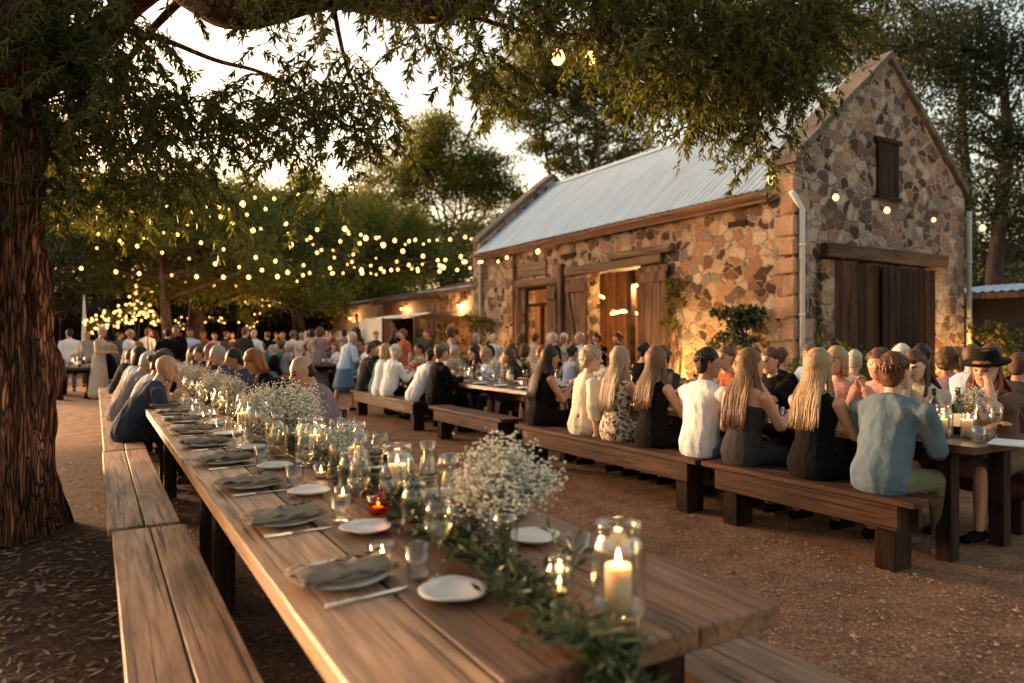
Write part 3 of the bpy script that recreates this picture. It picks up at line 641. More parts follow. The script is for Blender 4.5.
def tree(label, base, h, trunk_r, clumps, leafm, barkm, per=900, size=.16, group='trees around the yard', lean=(0, 0), trunks=1, first=.35, flat=.6, asp=.45, name='tree'):
    t = thing(name, label, 'tree', (base[0], base[1], 0), 0, group)
    cl = [(Vector(c) - Vector((base[0], base[1], 0)), r) for c, r in clumps]
    mb = MB(); tops = []
    for k in range(trunks):
        off = Vector((random.uniform(-.2, .2), random.uniform(-.2, .2), 0)) * (trunks > 1) * 2
        top = Vector((lean[0], lean[1], h)) + off * 4
        tops.append(limb(mb, off - Vector((0, 0, .1)), top, trunk_r, trunk_r * .35, 9, .05, 10))
    mb.build('trunk', barkm, t, True)
    mb = MB()
    for c, r in cl:
        tp = random.choice(tops); # attach where the trunk is below the clump
        cand = [p for p in tp if p.z < c.z - .2 * r] or [tp[len(tp) // 2]]
        a = min(cand, key=lambda p: (p - c).length + (0 if p.z > h * first else 3))
        pts = limb(mb, a, c, max(.03, trunk_r * .32), .015, 6, .12, 6)
        for q in range(4):
            e = c + Vector((random.uniform(-1, 1), random.uniform(-1, 1), random.uniform(-.4, .7))) * r * .8; limb(mb, pts[random.randint(3, 6)], e, .02, .006, 4, .1, 4)
    mb.build('branches', barkm, t, True)
    P, D = clump_leaves(cl, per, size, flat)
    leaves_mesh('crown', P, D, rng.uniform(size * .6, size * 1.3, len(P)), size * asp, leafm, t)
    return t
def C(u, v, d, rp):       # clump from where it shows; radius given in metres
    return (at_d(u, v, d), rp)
gr = 'trees beyond the crowd'
# left band of low spreading trees over the crowd
def band(us, vs, d, n, r0, r1, seed):
    random.seed(seed); return [C(random.uniform(*us), random.uniform(*vs), d + random.uniform(-2.2, 2.2), random.uniform(r0, r1)) for _ in range(n)]
b = at_d(168, 340, 23); tree('low spreading tree with a slim orange-lit trunk behind the crowd', b, 6.0, .20, band((90, 260), (190, 285), 23, 26, .9, 1.5, 1), M['tree_leaf_b'], M['far_bark'], 900, .17, gr, asp=.35)
b = at_d(192, 340, 26); tree('dark trunked tree behind the crowd beside the orange-lit trunk', b, 7.5, .36, band((150, 330), (205, 290), 26, 26, 1.0, 1.7, 2), M['tree_leaf_a'], M['dark_bark'], 800, .18, gr, asp=.35)
b = at_d(300, 340, 33); tree('broad green tree behind the middle of the string lights', b, 8.5, .34, band((235, 415), (210, 300), 33, 28, 1.3, 2.1, 3), M['tree_leaf_b'], M['dark_bark'], 650, .20, gr, asp=.35)
b = at_d(105, 340, 31); tree('shady tree above the dark marquee at far left', b, 8.0, .30, band((40, 200), (180, 290), 31, 26, 1.2, 2.0, 4), M['tree_leaf_a'], M['dark_bark'], 650, .20, gr, asp=.35)
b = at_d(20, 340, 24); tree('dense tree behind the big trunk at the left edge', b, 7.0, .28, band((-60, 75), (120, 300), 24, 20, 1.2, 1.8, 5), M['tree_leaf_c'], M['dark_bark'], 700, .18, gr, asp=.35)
b = at_d(400, 340, 40); tree('tree filling the gap above the low sheds', b, 8.0, .28, band((340, 475), (225, 285), 40, 20, 1.4, 2.1, 6), M['tree_leaf_a'], M['dark_bark'], 600, .22, gr, asp=.35)
b = at_d(238, 340, 38); tree('distant tree with its top against the bright sky at left', b, 9.0, .28, band((170, 300), (190, 260), 38, 16, 1.4, 2.2, 7), M['tree_leaf_b'], M['dark_bark'], 600, .22, gr, asp=.35)
# eucalypts against the sky
d = 46
cl = [C(*a) for a in [(375, 195, d, 1.7), (395, 180, d, 1.8), (405, 160, d, 1.9), (420, 150, d, 1.8), (440, 135, d, 1.6), (455, 150, d, 1.9), (470, 165, d, 1.9), (450, 175, d, 2.0), (430, 170, d, 1.7), (490, 170, d, 1.5), (500, 190, d, 1.6), (480, 185, d, 1.7), (385, 215, d, 1.5), (368, 205, d, 1.2), (415, 190, d, 1.5), (510, 200, d, 1.2), (480, 230, d + 1, 1.3), (400, 225, d, 1.2), (490, 215, d, 1.2), (440, 130, d, 1.1), (465, 190, d, 1.4)]]; cl = [(a, b * 1.22) for a, b in cl]
tree('round-topped gum tree against the sky left of the barn roof', at_d(440, 340, d), 8.0, .28, cl, M['tree_leaf_b'], M['far_bark'], 430, .24, 'gum trees against the sky', trunks=3, first=.2, flat=.75, asp=.45)
d = 40
cl = [C(*a) for a in [(500, 85, d, 1.5), (520, 68, d, 1.7), (545, 62, d, 1.8), (575, 66, d, 1.8), (600, 72, d, 1.8), (560, 80, d, 1.4), (530, 85, d, 1.2), (620, 90, d, 1.5), (590, 105, d, 1.3), (575, 118, d, 1.0), (535, 125, d, 1.2), (520, 130, d, 1.1), (510, 105, d, .8), (605, 125, d, 1.2), (622, 122, d, 1.2), (575, 145, d, 1.0), (640, 140, d, 1.0), (600, 150, d, 1.1), (545, 150, d, .8), (620, 155, d, .9), (640, 105, d, 1.3), (660, 90, d, 1.5), (680, 80, d, 1.6), (565, 165, d, 1.0), (585, 172, d, 1.0), (490, 120, d, .8)]]; cl = [(a, b * 1.15) for a, b in cl]
tree('tall airy gum tree with thin bare stems behind the barn roof', at_d(580, 340, d), 13.5, .22, cl, M['tree_leaf_b'], M['far_bark'], 620, .22, 'gum trees against the sky', trunks=4, first=.4, flat=.9, asp=.5)
d = 36
cl = [C(*a) for a in [(690, 70, d, 1.6), (720, 60, d, 1.8), (750, 55, d, 1.8), (785, 75, d, 1.6), (700, 100, d, 1.2), (730, 105, d, 1.2), (765, 100, d, 1.3), (790, 45, d, 1.8), (820, 30, d, 1.8), (815, 60, d, 1.6), (700, 35, d, 1.6), (760, 20, d, 1.8)]]; cl = [(a, b * 1.1) for a, b in cl]
tree('gum tree rising behind the middle of the barn roof', at_d(730, 340, d), 12.5, .24, cl, M['tree_leaf_a'], M['dark_bark'], 640, .22, 'gum trees against the sky', trunks=2, first=.4, asp=.5, flat=.9)
# right side, behind the gable
d = 24
random.seed(21)
cl = [C(*a) for a in [(870, 45, d, 1.2), (895, 40, d, 1.3), (915, 55, d, 1.4), (940, 60, d, 1.4), (905, 80, d, 1.1), (935, 85, d, 1.2), (955, 100, d, 1.2), (965, 60, d, 1.2), (950, 125, d, .9), (975, 130, d, .9), (960, 145, d, .8), (1000, 110, d, 1.2), (1020, 90, d, 1.3), (1005, 140, d, 1.1), (1024, 160, d, 1.2), (990, 165, d, .9), (975, 195, d, 1.1), (1000, 190, d, 1.2), (1024, 200, d, 1.3), (985, 225, d, 1.1), (1010, 235, d, 1.2), (1035, 235, d, 1.2), (985, 262, d + 1, .9), (1015, 270, d + 1, 1.0), (1035, 290, d, 1.2), (850, 70, d + 3, 1.2), (960, 20, d, 1.1), (1000, 10, d, 1.5), (1024, 30, d, 1.6), (985, 45, d, 1.3), (1010, 60, d, 1.2)]]; cl = [(a, b * 1.18) for a, b in cl]
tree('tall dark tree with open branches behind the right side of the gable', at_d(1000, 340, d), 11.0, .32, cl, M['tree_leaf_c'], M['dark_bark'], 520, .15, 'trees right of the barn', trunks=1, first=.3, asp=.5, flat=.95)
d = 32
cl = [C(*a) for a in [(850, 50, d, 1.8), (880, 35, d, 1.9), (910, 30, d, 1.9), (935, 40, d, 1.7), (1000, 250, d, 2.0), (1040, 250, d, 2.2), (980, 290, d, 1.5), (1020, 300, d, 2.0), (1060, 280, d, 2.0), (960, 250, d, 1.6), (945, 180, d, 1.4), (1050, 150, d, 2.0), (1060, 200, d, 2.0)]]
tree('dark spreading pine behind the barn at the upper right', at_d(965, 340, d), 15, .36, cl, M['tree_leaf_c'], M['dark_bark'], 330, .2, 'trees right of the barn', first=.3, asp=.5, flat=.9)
for k, (u, d) in enumerate([(1030, 44), (1085, 38)]):
    random.seed(50 + k); tree(['round green tree far beyond the rail fence', 'leafy tree at the right edge beyond the rail fence'][k], at_d(u, 340, d), 5, .25, [C(u + random.uniform(-60, 60), random.uniform(250, 318), d, 1.6) for _ in range(12)], M['tree_leaf_a'], M['dark_bark'], 500, .22, 'trees right of the barn')
# far hedge row closing the horizon
P, D = clump_leaves([(at_d(u, 322 + 6 * math.sin(u * .05), 56 + 6 * math.sin(u * .11)) + Vector((0, 0, -1)), 2.8) for u in range(-260, 1300, 26)], 260, .4)
o = leaves_mesh('far_woodland', P, D, .42, .25, M['tree_leaf_c'], None); tag(o, 'dark belt of distant woodland closing the horizon', 'woodland', kind='stuff')

P, D = clump_leaves([(at_d(u, 312 + 5 * math.sin(u * .09), 38 + 2 * math.sin(u * .11)) + Vector((0, 0, random.uniform(-1.6, .3))), 1.7) for u in range(-40, 345, 9)], 330, .3)  # leaf clumps added as a dark backdrop behind the crowd
o = leaves_mesh('hedge_backdrop', P, D, .3, .18, M['tree_leaf_c'], None); tag(o, 'dark hedge added as a backdrop for the darkness behind the crowd', 'hedge', kind='stuff')
# ---------------------------------------------------------------- the big near tree whose boughs hang over the top of the frame
random.seed(5)
bt = thing('big_shade_tree', 'huge rough-barked tree at the left with leafy boughs hanging over the yard', 'tree', (-.80, 6.3, 0))
def trunk_mesh(c, r0, r1, h, lean, seed):
    n, m = 180, 130; rings = []
    for i in range(m + 1):
        z = -.05 + (h + .05) * i / m; t = i / m; fl = .98 + .15 * math.exp(-z * 3.2); ring = []
        for j in range(n):
            a = 2 * math.pi * j / n
            rr = (r0 + (r1 - r0) * t) * (1 + (fl - 1) * (.6 + .4 * math.sin(3 * a + seed)))
            rid = mnoise.noise(Vector((math.cos(a) * 3.4 + seed, math.sin(a) * 3.4, z * .55))) * .10 + abs(mnoise.noise(Vector((math.cos(a) * 8 + seed + .25 * math.sin(z * 2), math.sin(a) * 8, z * .9 + 5)))) * .34 + abs(mnoise.noise(Vector((math.cos(a) * 14 + seed, math.sin(a) * 14, z * 1.3)))) * .26 + mnoise.noise(Vector((math.cos(a) * 20, math.sin(a) * 20, z * 2.2))) * .022
            rr *= (1 + rid * 1.25 - .04); ring.append((c[0] + lean[0] * t + rr * math.cos(a), c[1] + lean[1] * t + rr * math.sin(a), z))
        rings.append(ring)
    return rings
mb = MB(); mb.loft(trunk_mesh((0, 0), .46, .42, 5.2, (-.1, .0), 1.3)); mb.loft(trunk_mesh((-.62, .15), .40, .3, 5.0, (-.5, .2), 4.1)); mb.build('trunk', M['big_bark'], bt, True)
B0 = Vector((-.80, 6.3, 0))
limbs = [([(0, 0, 3.6), (.6, -.3, 4.3), (1.5, -.9, 4.55)], .26, .2), ]
mb = MB()
def path(ps, r0, r1, n=10):
    ps = [Vector(p) for p in ps]; out = []
    for i in range(len(ps) - 1):
        a = ps[max(i - 1, 0)]; b = ps[i]; c = ps[i + 1]; d = ps[min(i + 2, len(ps) - 1)]
        for k in range(6):
            t = k / 6; out.append(.5 * ((2 * b) + (c - a) * t + (2 * a - 5 * b + 4 * c - d) * t * t + (3 * b - a - 3 * c + d) * t ** 3))
    out.append(ps[-1]); rr = [r0 + (r1 - r0) * (i / (len(out) - 1)) for i in range(len(out))]
    mb.tube([p - B0 for p in out], rr, n)
path([B0 + Vector((0, 0, 3.4)), at_d(120, -70, 5.8), at_d(190, -20, 5.6), at_d(240, 4, 5.4), at_d(330, -14, 5.3), at_d(430, 3, 5.2), at_d(500, -22, 5.3), at_d(620, -60, 5.5), at_d(780, -70, 5.8), at_d(900, -90, 6.2)], .26, .06)
path([B0 + Vector((0, 0, 2.9)), at_d(70, 60, 5.5), at_d(150, -10, 5.4), at_d(260, -60, 5)], .16, .06)
path([at_d(100, -20, 5.6), at_d(128, 30, 5.3), at_d(165, 40, 5.2), at_d(215, 60, 5.1), at_d(260, 72, 5.0), at_d(310, 95, 5.0)], .028, .008, 6)
path([at_d(440, 5, 5.2), at_d(490, 22, 5.1), at_d(540, 34, 5.1), at_d(600, 36, 5.0), at_d(650, 60, 5.0)], .020, .007, 6)
path([at_d(620, -60, 5.5), at_d(680, 20, 5.7), at_d(730, 90, 5.8), at_d(755, 140, 5.8)], .05, .008, 6)
path([at_d(780, -70, 5.8), at_d(800, 0, 5.9), at_d(850, 60, 5.9)], .04, .008, 6)
path([at_d(330, -14, 5.3), at_d(345, 60, 5.2), at_d(370, 120, 5.2)], .022, .006, 6); path([at_d(200, -20, 5.6), at_d(120, 80, 6.1), at_d(150, 190, 6.3)], .04, .008, 6)
path([at_d(270, 5, 5.4), at_d(272, 30, 5.3), at_d(290, 50, 5.3)], .01, .003, 5); path([at_d(270, 5, 5.4), at_d(280, 28, 5.3), at_d(300, 35, 5.3)], .008, .003, 5)
mb.build('boughs', M['big_bark'], bt, True)
# hanging sprays of narrow leaves; (u, v, ru, rv, depth, depth spread, sprays)
regs = [(20, 60, 60, 70, 4.9, .3, 70), (50, 190, 60, 25, 5.0, .3, 22), (40, 30, 90, 60, 5.6, .9, 230), (50, 110, 80, 60, 5.8, .9, 190), (105, 150, 75, 45, 5.8, 1.0, 105), (110, 50, 45, 40, 5.4, .8, 60), (175, 115, 55, 38, 5.3, .6, 66), (235, 130, 45, 32, 5.3, .5, 42), (290, 90, 42, 38, 5.2, .5, 30), (340, 95, 40, 48, 5.2, .5, 44), (368, 135, 32, 34, 5.2, .4, 24), (310, 150, 40, 25, 5.2, .4, 18), (100, 200, 55, 22, 5.6, .8, 36), (165, 190, 50, 25, 5.4, .8, 34),
        (180, -8, 50, 12, 5.2, .5, 14), (310, 8, 50, 16, 5.2, .5, 20), (390, 6, 50, 14, 5.1, .5, 24), (460, 10, 50, 18, 5.1, .5, 26), (475, 75, 22, 22, 5.1, .4, 16), (505, 95, 24, 20, 5.2, .4, 18), (330, 200, 30, 10, 5.2, .4, 6), (420, 45, 30, 20, 5.1, .4, 10),
        (540, 15, 60, 25, 5.2, .6, 60), (600, 15, 60, 30, 5.4, .6, 70), (600, 55, 50, 20, 5.4, .5, 20), (660, 30, 60, 45, 5.5, .8, 120), (720, 30, 70, 50, 5.7, .8, 150), (790, 25, 60, 45, 5.8, .8, 130), (700, 90, 60, 35, 5.7, .6, 80), (760, 80, 60, 40, 5.8, .7, 90), (822, 14, 40, 30, 6.0, .7, 58), (725, 120, 40, 20, 5.8, .5, 22), (765, 150, 26, 18, 5.8, .5, 18), (782, 90, 28, 30, 5.9, .5, 26), (655, 95, 30, 22, 5.5, .5, 16), (690, 135, 24, 12, 5.7, .4, 8), (855, -4, 34, 12, 6.0, .5, 16)]
P, D, tw = [], [], MB()
for (u, v, ru, rv, d, ds, ns) in regs:
    for k in range(ns):
        a = random.uniform(0, 2 * math.pi); q = math.sqrt(random.random())
        p = at_d(u + ru * q * math.cos(a), v - 16 + rv * q * math.sin(a), d + random.gauss(0, ds * .5)) - B0
        hd = Vector((random.uniform(-1, 1), random.uniform(-1, 1), random.uniform(-.35, .25))).normalized(); ln = random.uniform(.28, .55)
        pts = [p]; dr = hd.copy()
        for s in range(6):
            dr = (dr + Vector((0, 0, -.24))).normalized(); pts.append(pts[-1] + dr * ln / 6)
        tw.tube(pts, [.004, .0035, .003, .0025, .002, .0015, .001], 3, cap=False)
        nl = random.randint(26, 44)
        for s in range(nl):
            t = random.uniform(.08, 1) * 5.99; i = int(t); b_ = pts[i].lerp(pts[i + 1], t - i)
            sd = (pts[i + 1] - pts[i]).normalized()
            ld = sd * .7 + Vector((random.gauss(0, .65), random.gauss(0, .65), random.gauss(-.35, .45)))
            P.append(b_); D.append(ld)
# unseen crown leaves added over and behind the viewer to shade the foreground
for k in range(150):
    c_ = Vector((random.uniform(-6, 2.6), random.uniform(-4.5, 4.2), random.uniform(4.6, 6.4)))
    if c_.y > 1.5 and c_.x > -1: c_.z += 1.2
    for q in range(150):
        P.append(c_ + Vector((random.gauss(0, .42), random.gauss(0, .42), random.gauss(0, .25))) - B0); D.append(Vector((random.gauss(0, 1), random.gauss(0, 1), random.gauss(-.4, .5))))
nbig = 150 * 150
P = np.array(P); D = np.array(D)
leaves_mesh('crown', P, D, np.where(np.arange(len(P)) < len(P) - nbig, 1, 1.7) * rng.uniform(.05, .10, len(P)), np.where(np.arange(len(P)) < len(P) - nbig, 1, 2.6) * rng.uniform(.014, .024, len(P)), M['near_leaf'], bt, .2)
tw.build('twigs', M['twig_bark'], bt)

# ---------------------------------------------------------------- shrubs at the barn
def shrub(label, x, y, z0, z1, r, n, leafm, size=.09, pot=None, climb=False):
    t = thing('shrub', label, 'shrub', (x, y, 0), 0, 'shrubs against the barn')
    mb = MB()
    for k in range(7):
        a = random.uniform(0, 6.28); limb(mb, (0, 0, 0 if not pot else .5), (math.cos(a) * r * .6, math.sin(a) * r * (.5 if not climb else .2), z1 * random.uniform(.7, .95)), .02, .005, 6, .1, 5)
    mb.build('stems', M['twig_bark'], t)
    c = [(Vector((random.uniform(-1, 1) * r * (.3 if climb else .8), random.uniform(-1, 1) * r * .9, random.uniform(z0, z1))), r * random.uniform(.35, .6)) for _ in range(16)]
    P, D = clump_leaves(c, n / 16 / (r * .48) ** 2, size, .8); leaves_mesh('foliage', P, D, rng.uniform(size * .6, size * 1.3, len(P)), size * .45, leafm, t)
    if pot:
        mb = MB(); mb.lathe([(.15, 0), (.22, .05), (.28, .45), (.30, .5), (.27, .5), (.24, .42), (.01, .40)], 20); mb.build('pot', simple('terracotta', (.3, .13, .08), .8, .2), t, True)
    return t
random.seed(9)
shrub('slim climber lit yellow beside the open barn door leaf', 9.3, 9.75, 1.6, 2.55, .22, 900, M['shrub_leaf'], .09, climb=True)
shrub('dark leafy climber with pale flowers near the barn corner', 9.2, 8.05, 1.3, 1.95, .34, 1500, M['garland_leaf'], .11, climb=True)
shrub('yellow-lit shrub by the far end of the long barn wall', 9.0, 16.9, .8, 2.0, .42, 1100, M['shrub_leaf'], .12)
shrub('yellow-lit round shrub at the right end of the gable wall', 14.3, 6.6, .9, 1.75, .42, 1500, M['shrub_leaf'], .10)
shrub('grey-green bush at the foot of the gable wall by the corner', 9.7, 6.75, .6, 1.35, .5, 1200, M['tree_leaf_a'], .08)
# ================================================================ tables and benches
TG = 'timber banquet tables'; BG = 'timber benches beside the tables'
def table(label, x0, x1, y0, y1, z=.76, top='table_wood', edge=None, leg='leg_wood', thick=.055, n=4, legs=None, group=TG):
    cx, cy = (x0 + x1) / 2, (y0 + y1) / 2; t = thing('banquet_table', label, 'table', (cx, cy, 0), 0, group)
    mb = MB(); w = (x1 - x0) / n; jo = [random.uniform(-.018, .018) for _ in range(n)]
    ws = [x0 - cx + w * k + (0 if k in (0, n) else jo[k]) for k in range(n + 1 - 1)] + [x1 - cx]
    for k in range(n):
        if edge and k == 0: continue
        mb.bbox(ws[k] + .0025, y0 - cy + .003 + random.uniform(0, .006), z - thick - random.uniform(0, .003), ws[k + 1] - .0025, y1 - cy - .003, z - random.uniform(0, .003), .005)
    top_o = mb.build('tabletop', M[top], t)
    if edge: mb = MB(); mb.bbox(ws[0], y0 - cy + .003, z - thick, ws[1] - .0025, y1 - cy - .003, z, .006); mb.build('edge_plank', M[edge], t)
    mb = MB(); a, b, c, d = x0 - cx + .12, x1 - cx - .12, y0 - cy + .25, y1 - cy - .25
    for y in (c + .1, d - .1): mb.bbox(a, y - .025, z - thick - .10, b, y + .025, z - thick - .004, .004)
    mb.bbox(-.03, c + .13, z - thick - .16, .03, d - .13, z - thick - .06, .004); mb.build('under_frame', M[leg], t)
    for y in (c, d):
        for x in (a, b - .10): mb = MB(); mb.bbox(x, y - .05, 0, x + .10, y + .05, z - thick - .004, .006); mb.build('leg', M[leg], t)
    return t
def bench(label, x0, x1, y0, y1, z=.46, top='bench_wood', leg='leg_wood', n=2, apron=True, slab=True, group=BG):
    cx, cy = (x0 + x1) / 2, (y0 + y1) / 2; t = thing('bench', label, 'bench', (cx, cy, 0), 0, group)
    mb = MB(); w = (x1 - x0) / n
    for k in range(n): mb.bbox(x0 - cx + w * k + .0025, y0 - cy + random.uniform(0, .006), z - .042, x0 - cx + w * (k + 1) - .0025, y1 - cy - random.uniform(0, .006), z - random.uniform(0, .003), .005)
    mb.build('seat', M[top], t)
    if apron: mb = MB(); mb.bbox(x0 - cx + .03, y0 - cy + .12, z - .20, x0 - cx + .065, y1 - cy - .12, z - .046, .004); mb.bbox(x1 - cx - .065, y0 - cy + .12, z - .20, x1 - cx - .03, y1 - cy - .12, z - .046, .004); mb.build('apron', M[top if top.startswith('dark') else leg], t)
    for y in (y0 - cy + .16, y1 - cy - .30):
        mb = MB(); mb.bbox(x0 - cx + .07, y, 0, x1 - cx - .07, y + .13, z - .046, .006); mb.build('leg', M[leg], t)
    return t
LX0, LX1 = .40, 1.435
near = []
ys = [1.13, 4.13, 7.13, 10.13, 13.13]
names = ['nearest', 'second', 'third', 'fourth', 'fifth']
table('long pale-edged timber table in the foreground, laid with greenery and candles', LX0, LX1, ys[0], ys[1] - .01, edge='table_edge_wood')
for k in range(1, 5): table(names[k] + ' timber table along the left row, counted from the camera', LX0, LX1, ys[k], ys[k + 1] - .01 if k < 4 else 16.1, edge='table_edge_wood')
bench('empty bench in the foreground left of the long table, cut by the lower edge', .07, .405, 1.05, 3.97)
bench('empty bench in front of the bench the man in navy sits on', .05, .385, 4.02, 6.84)
bench('bench under the man in the navy polo shirt', .06, .39, 6.9, 10.0); bench('left bench beyond the one under the man in navy', .06, .39, 10.05, 13.1); bench('farthest bench on the left side of the long row', .06, .39, 13.15, 16)
bench('bench tucked under the right side of the foreground table', 1.44, 1.80, .55, 3.3); bench('bench under the balding man in the mauve shirt', 1.52, 1.86, 5.2, 8.0)
bench('bench under the woman with a blonde bob', 1.52, 1.86, 8.05, 11.0); bench('farthest bench on the right side of the left row', 1.52, 1.86, 11.05, 14.5)
# right row
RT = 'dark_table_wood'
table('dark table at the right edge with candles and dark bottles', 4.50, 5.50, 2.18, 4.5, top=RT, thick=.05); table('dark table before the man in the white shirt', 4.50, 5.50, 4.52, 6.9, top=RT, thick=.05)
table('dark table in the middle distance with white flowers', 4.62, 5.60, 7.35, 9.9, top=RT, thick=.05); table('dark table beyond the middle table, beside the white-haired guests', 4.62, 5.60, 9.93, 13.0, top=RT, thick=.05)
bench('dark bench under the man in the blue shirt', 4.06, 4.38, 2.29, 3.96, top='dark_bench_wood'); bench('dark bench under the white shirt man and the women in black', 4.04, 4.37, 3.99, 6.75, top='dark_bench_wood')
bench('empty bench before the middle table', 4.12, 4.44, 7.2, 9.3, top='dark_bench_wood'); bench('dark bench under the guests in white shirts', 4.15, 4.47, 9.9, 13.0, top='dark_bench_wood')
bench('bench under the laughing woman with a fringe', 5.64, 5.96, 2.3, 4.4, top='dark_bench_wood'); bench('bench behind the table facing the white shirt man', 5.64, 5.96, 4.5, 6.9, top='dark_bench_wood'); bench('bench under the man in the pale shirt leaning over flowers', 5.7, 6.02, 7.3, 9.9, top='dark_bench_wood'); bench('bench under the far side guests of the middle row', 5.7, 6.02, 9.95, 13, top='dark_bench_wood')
# third row close to the barn
for k, (a, b) in enumerate([(3.0, 5.9), (6.0, 8.9), (9.2, 12.2)]):
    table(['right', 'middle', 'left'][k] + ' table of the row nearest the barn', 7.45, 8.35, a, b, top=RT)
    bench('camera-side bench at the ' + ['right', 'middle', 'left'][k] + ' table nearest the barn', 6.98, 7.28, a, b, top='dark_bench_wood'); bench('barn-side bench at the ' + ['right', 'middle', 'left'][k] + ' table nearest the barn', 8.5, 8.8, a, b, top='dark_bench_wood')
# far crowd tables under the trees
fars = [(*at_d(a, 340, b).xy, c) for a, b, c in [(76, 17.5, 'small far table beside the beige woman'), (135, 24, 'far table by the fairy lights'), (165, 19.3, 'far table past the long row'), (202, 22.5, 'far table by the dark trunk'), (236, 19, 'table amid the far crowd'), (275, 24, 'far table under low bulbs'), (312, 19.5, 'table left of the stage'), (352, 22.8, 'table before the stage'), (398, 18.2, 'table before the white canopy')]]
for x, y, l in fars:
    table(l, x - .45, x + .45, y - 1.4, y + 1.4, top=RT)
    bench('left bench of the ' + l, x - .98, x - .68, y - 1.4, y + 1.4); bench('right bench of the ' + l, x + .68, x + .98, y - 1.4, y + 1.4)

# ================================================================ tableware
def glassthing(name, label, cat, prof, mat='clear_glass', group=None, n=20, wine=None, seg=None, stem=None):
    t = thing(name, label, cat, (0, -50, 0), 0, group)
    if stem: mb = MB(); mb.lathe(stem, 14); mb.build('stem', M[mat], t, True)
    mb = MB(); mb.lathe(prof, n); mb.build('bowl' if 'glass' in name else 'glass', M[mat], t, True)
    if wine: mb = MB(); mb.lathe(wine, n, cap=True); mb.build('wine', M['wine'], t, True)
    return t
SMOOTHJAR = [(.0, .006), (.040, .004), (.048, .014), (.050, .03), (.050, .155), (.045, .175), (.039, .186), (.039, .20), (.042, .204), (.042, .214), (.038, .214), (.035, .20), (.035, .187), (.041, .172), (.0465, .153), (.0465, .03), (.042, .018), (.0, .014)]
def jprof(s, w=1): return [(r * s * w, z * s) for r, z in SMOOTHJAR]
_first = {}
def make_jar(label, s=1.0, w=1.0, n=28):
    t = thing('glass_jar', label, 'jar', (0, -50, 0), 0, 'glass jars down the tables')
    mb = MB(); mb.lathe(jprof(s, w), n); mb.build('jar_body', M['clear_glass'], t, True)
    mb = MB()
    for z in (.190, .197): mb.lathe([(.0405 * s * w, (z - .002) * s), (.0425 * s * w, z * s), (.0405 * s * w, (z + .002) * s)], n)
    mb.build('screw_thread', M['clear_glass'], t, True); return t
def make_candle(label, h=.09, r=.031, glow=None):
    t = thing('candle', label, 'candle', (0, -50, 0), 0, 'lit candles on the tables')
    mb = MB(); mb.lathe([(.001, 0), (r, .0), (r, h - .004), (r * .93, h + .002), (r * .8, h - .004), (.001, h - .007)], 20, wob=.012, cap=True); w = mb.build('wax', M['wax'], t, True)
    mb = MB(); mb.tube([(0, 0, h - .008), (.001, 0, h + .008)], .0015, 5); mb.build('wick', M['cable_black'], t)
    mb = MB(); mb.lathe([(.0005, h + .004), (.005, h + .010), (.0065, h + .016), (.0045, h + .026), (.0006, h + .040)], 10, cap=True); mb.build('flame', M['flame'], t, True)
    if glow: pt(0, 0, h + .026, glow * .5, (1, .60, .25), .012, t, 'candle_light')
    return t
def make_tealight(label, s=1.0, amber=False, glow=None):
    t = thing('tealight_glass', label, 'tealight', (0, -50, 0), 0, 'tealights in small glasses')
    mb = MB(); mb.lathe([(.0, .003), (.028 * s, .002), (.033 * s, .012), (.036 * s, .062 * s), (.034 * s, .063 * s), (.030 * s, .015), (0, .009)], 20); mb.build('holder', M['amber_glass' if amber else 'clear_glass'], t, True)
    mb = MB(); mb.lathe([(.001, .010), (.024 * s, .010), (.024 * s, .026), (.001, .025)], 16, cap=True); mb.build('wax', M['wax'], t, True)
    mb = MB(); mb.lathe([(.0005, .026), (.0048, .032), (.006, .037), (.004, .046), (.0006, .058)], 8, cap=True); mb.build('flame', M['flame'], t, True)
    if glow: pt(0, 0, .05, glow * .5, (1, .52 if amber else .6, .2), .012, t, 'candle_light')
    return t
def make_bouquet(label, r=.15, h=.24, n=1500, stem=.14, bs=.0042, jh=.02):
    """baby's breath: fine branching stems with small white blossoms; origin at the bottom of the jar"""
    t = thing('flower_bouquet', label, 'flowers', (0, -50, 0), 0, 'white gypsophila bunches down the tables')
    st = MB(); bl = MB(); lf = MB()
    nb = max(10, n // 45)
    for k in range(nb):
        a = random.uniform(0, 6.28); q = math.sqrt(random.random()) * r; tz = stem + h * random.uniform(.3, 1.0) * math.sqrt(max(.1, 1 - (q / r) ** 2 * .75))
        tip = Vector((math.cos(a) * q, math.sin(a) * q, tz)); b0 = Vector((math.cos(a) * .012, math.sin(a) * .012, jh)); m_ = Vector((math.cos(a) * .022, math.sin(a) * .022, stem))
        st.tube([b0, m_, m_.lerp(tip, .5) + Vector((0, 0, .01)), tip], .0011, 3, cap=False)
        for j in range(n // nb):
            c = m_.lerp(tip, random.uniform(.55, 1.02)) + Vector((random.gauss(0, .2), random.gauss(0, .2), random.gauss(.04, .16))) * r * .95
            if j % 3 == 0: st.tube([m_.lerp(tip, random.uniform(.4, .9)), c], .0006, 3, cap=False)
            s = bs * random.uniform(.6, 1.35); o = [Vector((s, 0, 0)), Vector((0, s, 0)), Vector((-s, 0, 0)), Vector((0, -s, 0)), Vector((0, 0, s * .8)), Vector((0, 0, -s * .6))]
            bl.add([c + x for x in o], [(0, 1, 4), (1, 2, 4), (2, 3, 4), (3, 0, 4), (1, 0, 5), (2, 1, 5), (3, 2, 5), (0, 3, 5)])
    s_ = st.build('stems', M['stem_green'], t); tag(s_, kind='stuff'); b_ = bl.build('blossoms', M['blossom'], t); tag(b_, kind='stuff'); return t
